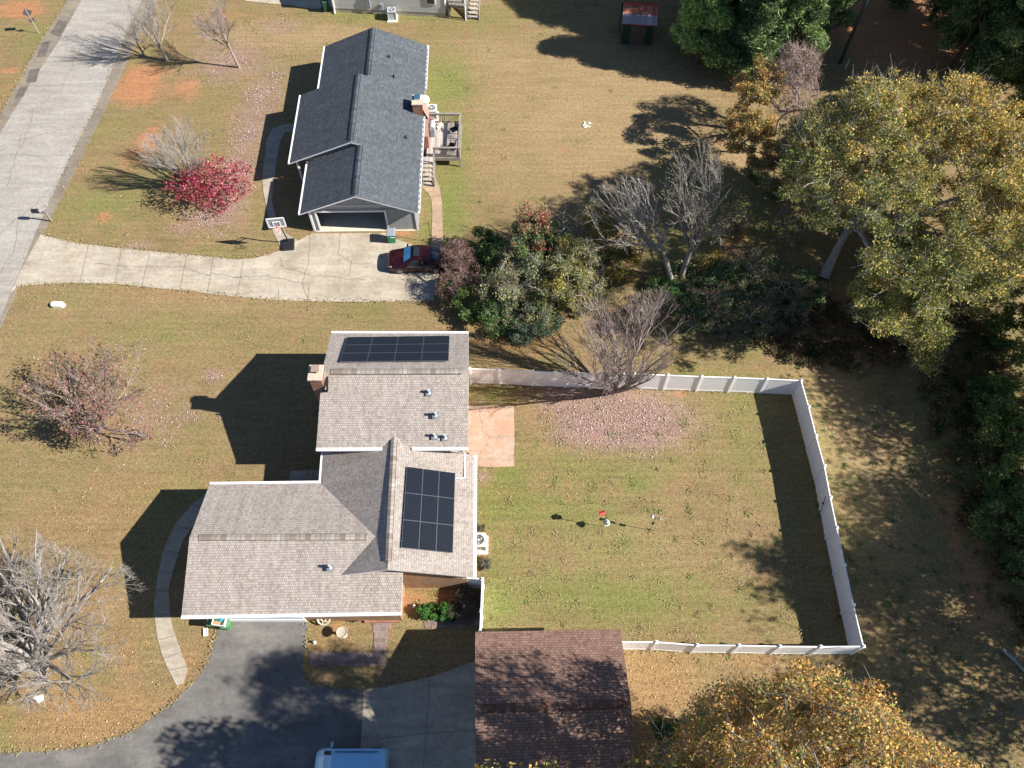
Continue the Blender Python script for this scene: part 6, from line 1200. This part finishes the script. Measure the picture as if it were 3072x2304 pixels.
rk = TH('leaf_pile', 'dark mound of plant stalks beside the terracotta step', 'plant', (1055, 1858)); crownleaves('stalks', np.array([(rk.location.x+k*.14, rk.location.y, .08) for k in range(-3, 4)]), .14, 60, .07, [(.1, .08, .05), (.16, .12, .08), (.05, .04, .03)], T['leaf'], rk, 301)
# sandy scrape and dead grass clump in the neighbour lawn
rb = TH('rubble_patch', 'small pale pile of stones in the middle of the tan lawn', 'stones', (1760, 375)); r_ = random.Random(4)
for k in range(12): MB().lathe((r_.uniform(-.3, .3), r_.uniform(-.3, .3), 0), [(.1, 0), (.11, .03), (.06, .07)], 6).build('stone', T['offwhite'], rb)
# ---- wooden deck
FZ, RZ = 1.0, 1.9
q1, q2, q3 = G(1283, 341, RZ), G(1381, 340, RZ), G(1380, 443, RZ)
dk = thing('wooden_deck', 'weathered wooden deck with railings and steps behind the grey house', 'deck', (q1.x, q3.y, 0), .0)
X1 = q2.x-q1.x; Y1 = q1.y-q3.y; fx0 = 0.05
fl = MB(); fl.box((X1/2, Y1/2, FZ-.04), (X1, Y1, .08)); fl.box((.2, -.32, FZ-.04), (.9, .6, .08)); fl.build('floor', T['wood'], dk)
sk2 = MB(); sk2.box((X1/2+.3, -.04, FZ-.2), (X1-.6, .05, .28)); sk2.box((X1+.04, Y1/2, FZ-.2), (.05, Y1, .28)); sk2.build('rim_joist', T['wooddark'], dk)
def rail(a, b, nm_='railing'):
    a, b = V3(a), V3(b); mb = MB(); z = V3((0, 0, 1)); Ln = (b-a).length; mb.bar(a+z*RZ, b+z*RZ, .14, .05); mb.bar(a+z*(RZ-.1), b+z*(RZ-.1), .04, .09); mb.bar(a+z*(FZ+.1), b+z*(FZ+.1), .04, .09); n = int(Ln/.14)
    for k in range(n): p = a+(b-a)*((k+.5)/n); mb.bar(p+z*(FZ+.05), p+z*(RZ-.02), .04, .04)
    return mb.build(nm_, T['wooddark'], dk)
rail((0, Y1, 0), (X1, Y1, 0)); rail((X1, 0, 0), (X1, Y1, 0)); rail((.62, 0, 0), (X1, 0, 0))
for (x, y) in ((0, Y1), (X1, Y1), (X1, 0), (.62, 0), (X1/2, Y1), (X1, Y1/2), (.62, -.62)): MB().box((x, y, RZ/2+.02), (.1, .1, RZ+.04)).build('post', T['wooddark'], dk)
sp = G(1282, 505)
for k in range(5): MB().box((.2, -.75-.27*k, FZ-.18*(k+1)), (.85, .26, .05)).build('step', T['wood'], dk)
for x in (-.25, .64): 
    mb = MB(); mb.bar((x, -.6, FZ-.1), (x, -2.05, .05), .05, .26)
    if x > 0: mb.bar((x, -.6, RZ), (x, -2.05, RZ-FZ+.05), .08, .05); mb.box((x, -2.05, .5), (.09, .09, 1.0))
    mb.build('stringer', T['wooddark'], dk)
def deckchair(label, x, y, rz):
    t = thing('patio_chair', label, 'chair', (dk.location.x+x, dk.location.y+y, FZ), rz); MB().box((0, 0, .42), (.5, .48, .04)).build('seat', T['black'], t, bevel=.01); MB().box((0, .26, .68), (.5, .04, .5), tilt=(-.2, 0)).build('backrest', T['black'], t, bevel=.01)
    for a_ in (-1, 1):
        MB().tube([(a_*.27, -.22, 0), (a_*.27, -.22, .62), (a_*.27, .22, .64)], .016, 5).build('armrest', T['black'], t)
        for b_ in (-1, 1): MB().tube([(a_*.22, b_*.2, 0), (a_*.22, b_*.2, .42)], .015, 5).build('leg', T['black'], t)
deckchair('black metal patio chair near the far rail of the deck', X1-.5, Y1-1.15, -1.0); deckchair('black metal patio chair near the front rail of the deck', X1-.55, .75, -1.9)
pt = thing('patio_table', 'low black patio table between the rail and the front deck chair', 'table', (dk.location.x+X1-.5, dk.location.y+.28, FZ)); MB().lathe((0, 0, .5), [(.24, 0), (.25, .02), (.24, .04)], 16).build('table_top', T['black'], pt)
for k in range(3): MB().tube([(.05*math.cos(k*2.1), .05*math.sin(k*2.1), .5), (.2*math.cos(k*2.1), .2*math.sin(k*2.1), 0)], .014, 5).build('leg', T['black'], pt)
gr_ = thing('gas_grill', 'covered grey grill against the house wall on the deck', 'grill', (dk.location.x+.38, dk.location.y+Y1-1.15, FZ)); mb = MB(); mb.box((0, 0, .4), (.45, .8, .8)); mb.build('cover', T['greylid'], gr_, bevel=.08); MB().lathe((0, 0, .82), [(.2, -.38), (.22, 0), (.2, .38)], 12, axis=(0, 1, 0)).build('hood', T['galv'], gr_)
cp_ = thing('pink_chair', 'small dark pink cushioned chair at the corner of the deck', 'chair', (dk.location.x+.3, dk.location.y+Y1-.5, FZ)); MB().box((0, 0, .28), (.34, .36, .16)).build('cushion', pm('pink_fabric', (.35, .02, .09), .8), cp_, bevel=.05); MB().box((0, .18, .5), (.34, .08, .4)).build('backrest', pm('pink_back', (.35, .02, .09), .8), cp_, bevel=.03)
for a_ in (-1, 1):
    for b_ in (-1, 1): MB().box((a_*.14, b_*.14, .1), (.04, .04, .2)).build('leg', T['black'], cp_)
bx_ = thing('storage_tote', 'cream coloured tote of toys near the far rail of the deck', 'tote', (dk.location.x+.85, dk.location.y+Y1-.5, FZ), .4); MB().mesh([(-.2, -.15, 0), (.2, -.15, 0), (.2, .15, 0), (-.2, .15, 0), (-.26, -.2, .3), (.26, -.2, .3), (.26, .2, .3), (-.26, .2, .3)], [(3, 2, 1, 0), (0, 1, 5, 4), (1, 2, 6, 5), (2, 3, 7, 6), (3, 0, 4, 7), (4, 5, 6, 7)]).build('tote', T['offwhite'], bx_); MB().box((0, 0, .34), (.3, .2, .1), .2).build('toy', T['stone'], bx_)
# fallen trunk piece at the right edge
lgp = TH('fallen_log', 'weathered fallen log at the right edge in the undergrowth', 'log', (3050, 1990)); mb = MB(); mb.tube([(-.6, .7, .1), (-.1, .1, .14), (.3, -.5, .1)], [.09, .1, .07], 8); mb.tube([(-.2, .2, .15), (.3, .5, .3)], [.05, .03], 6); mb.build('log', T['bark_pale'], lgp)
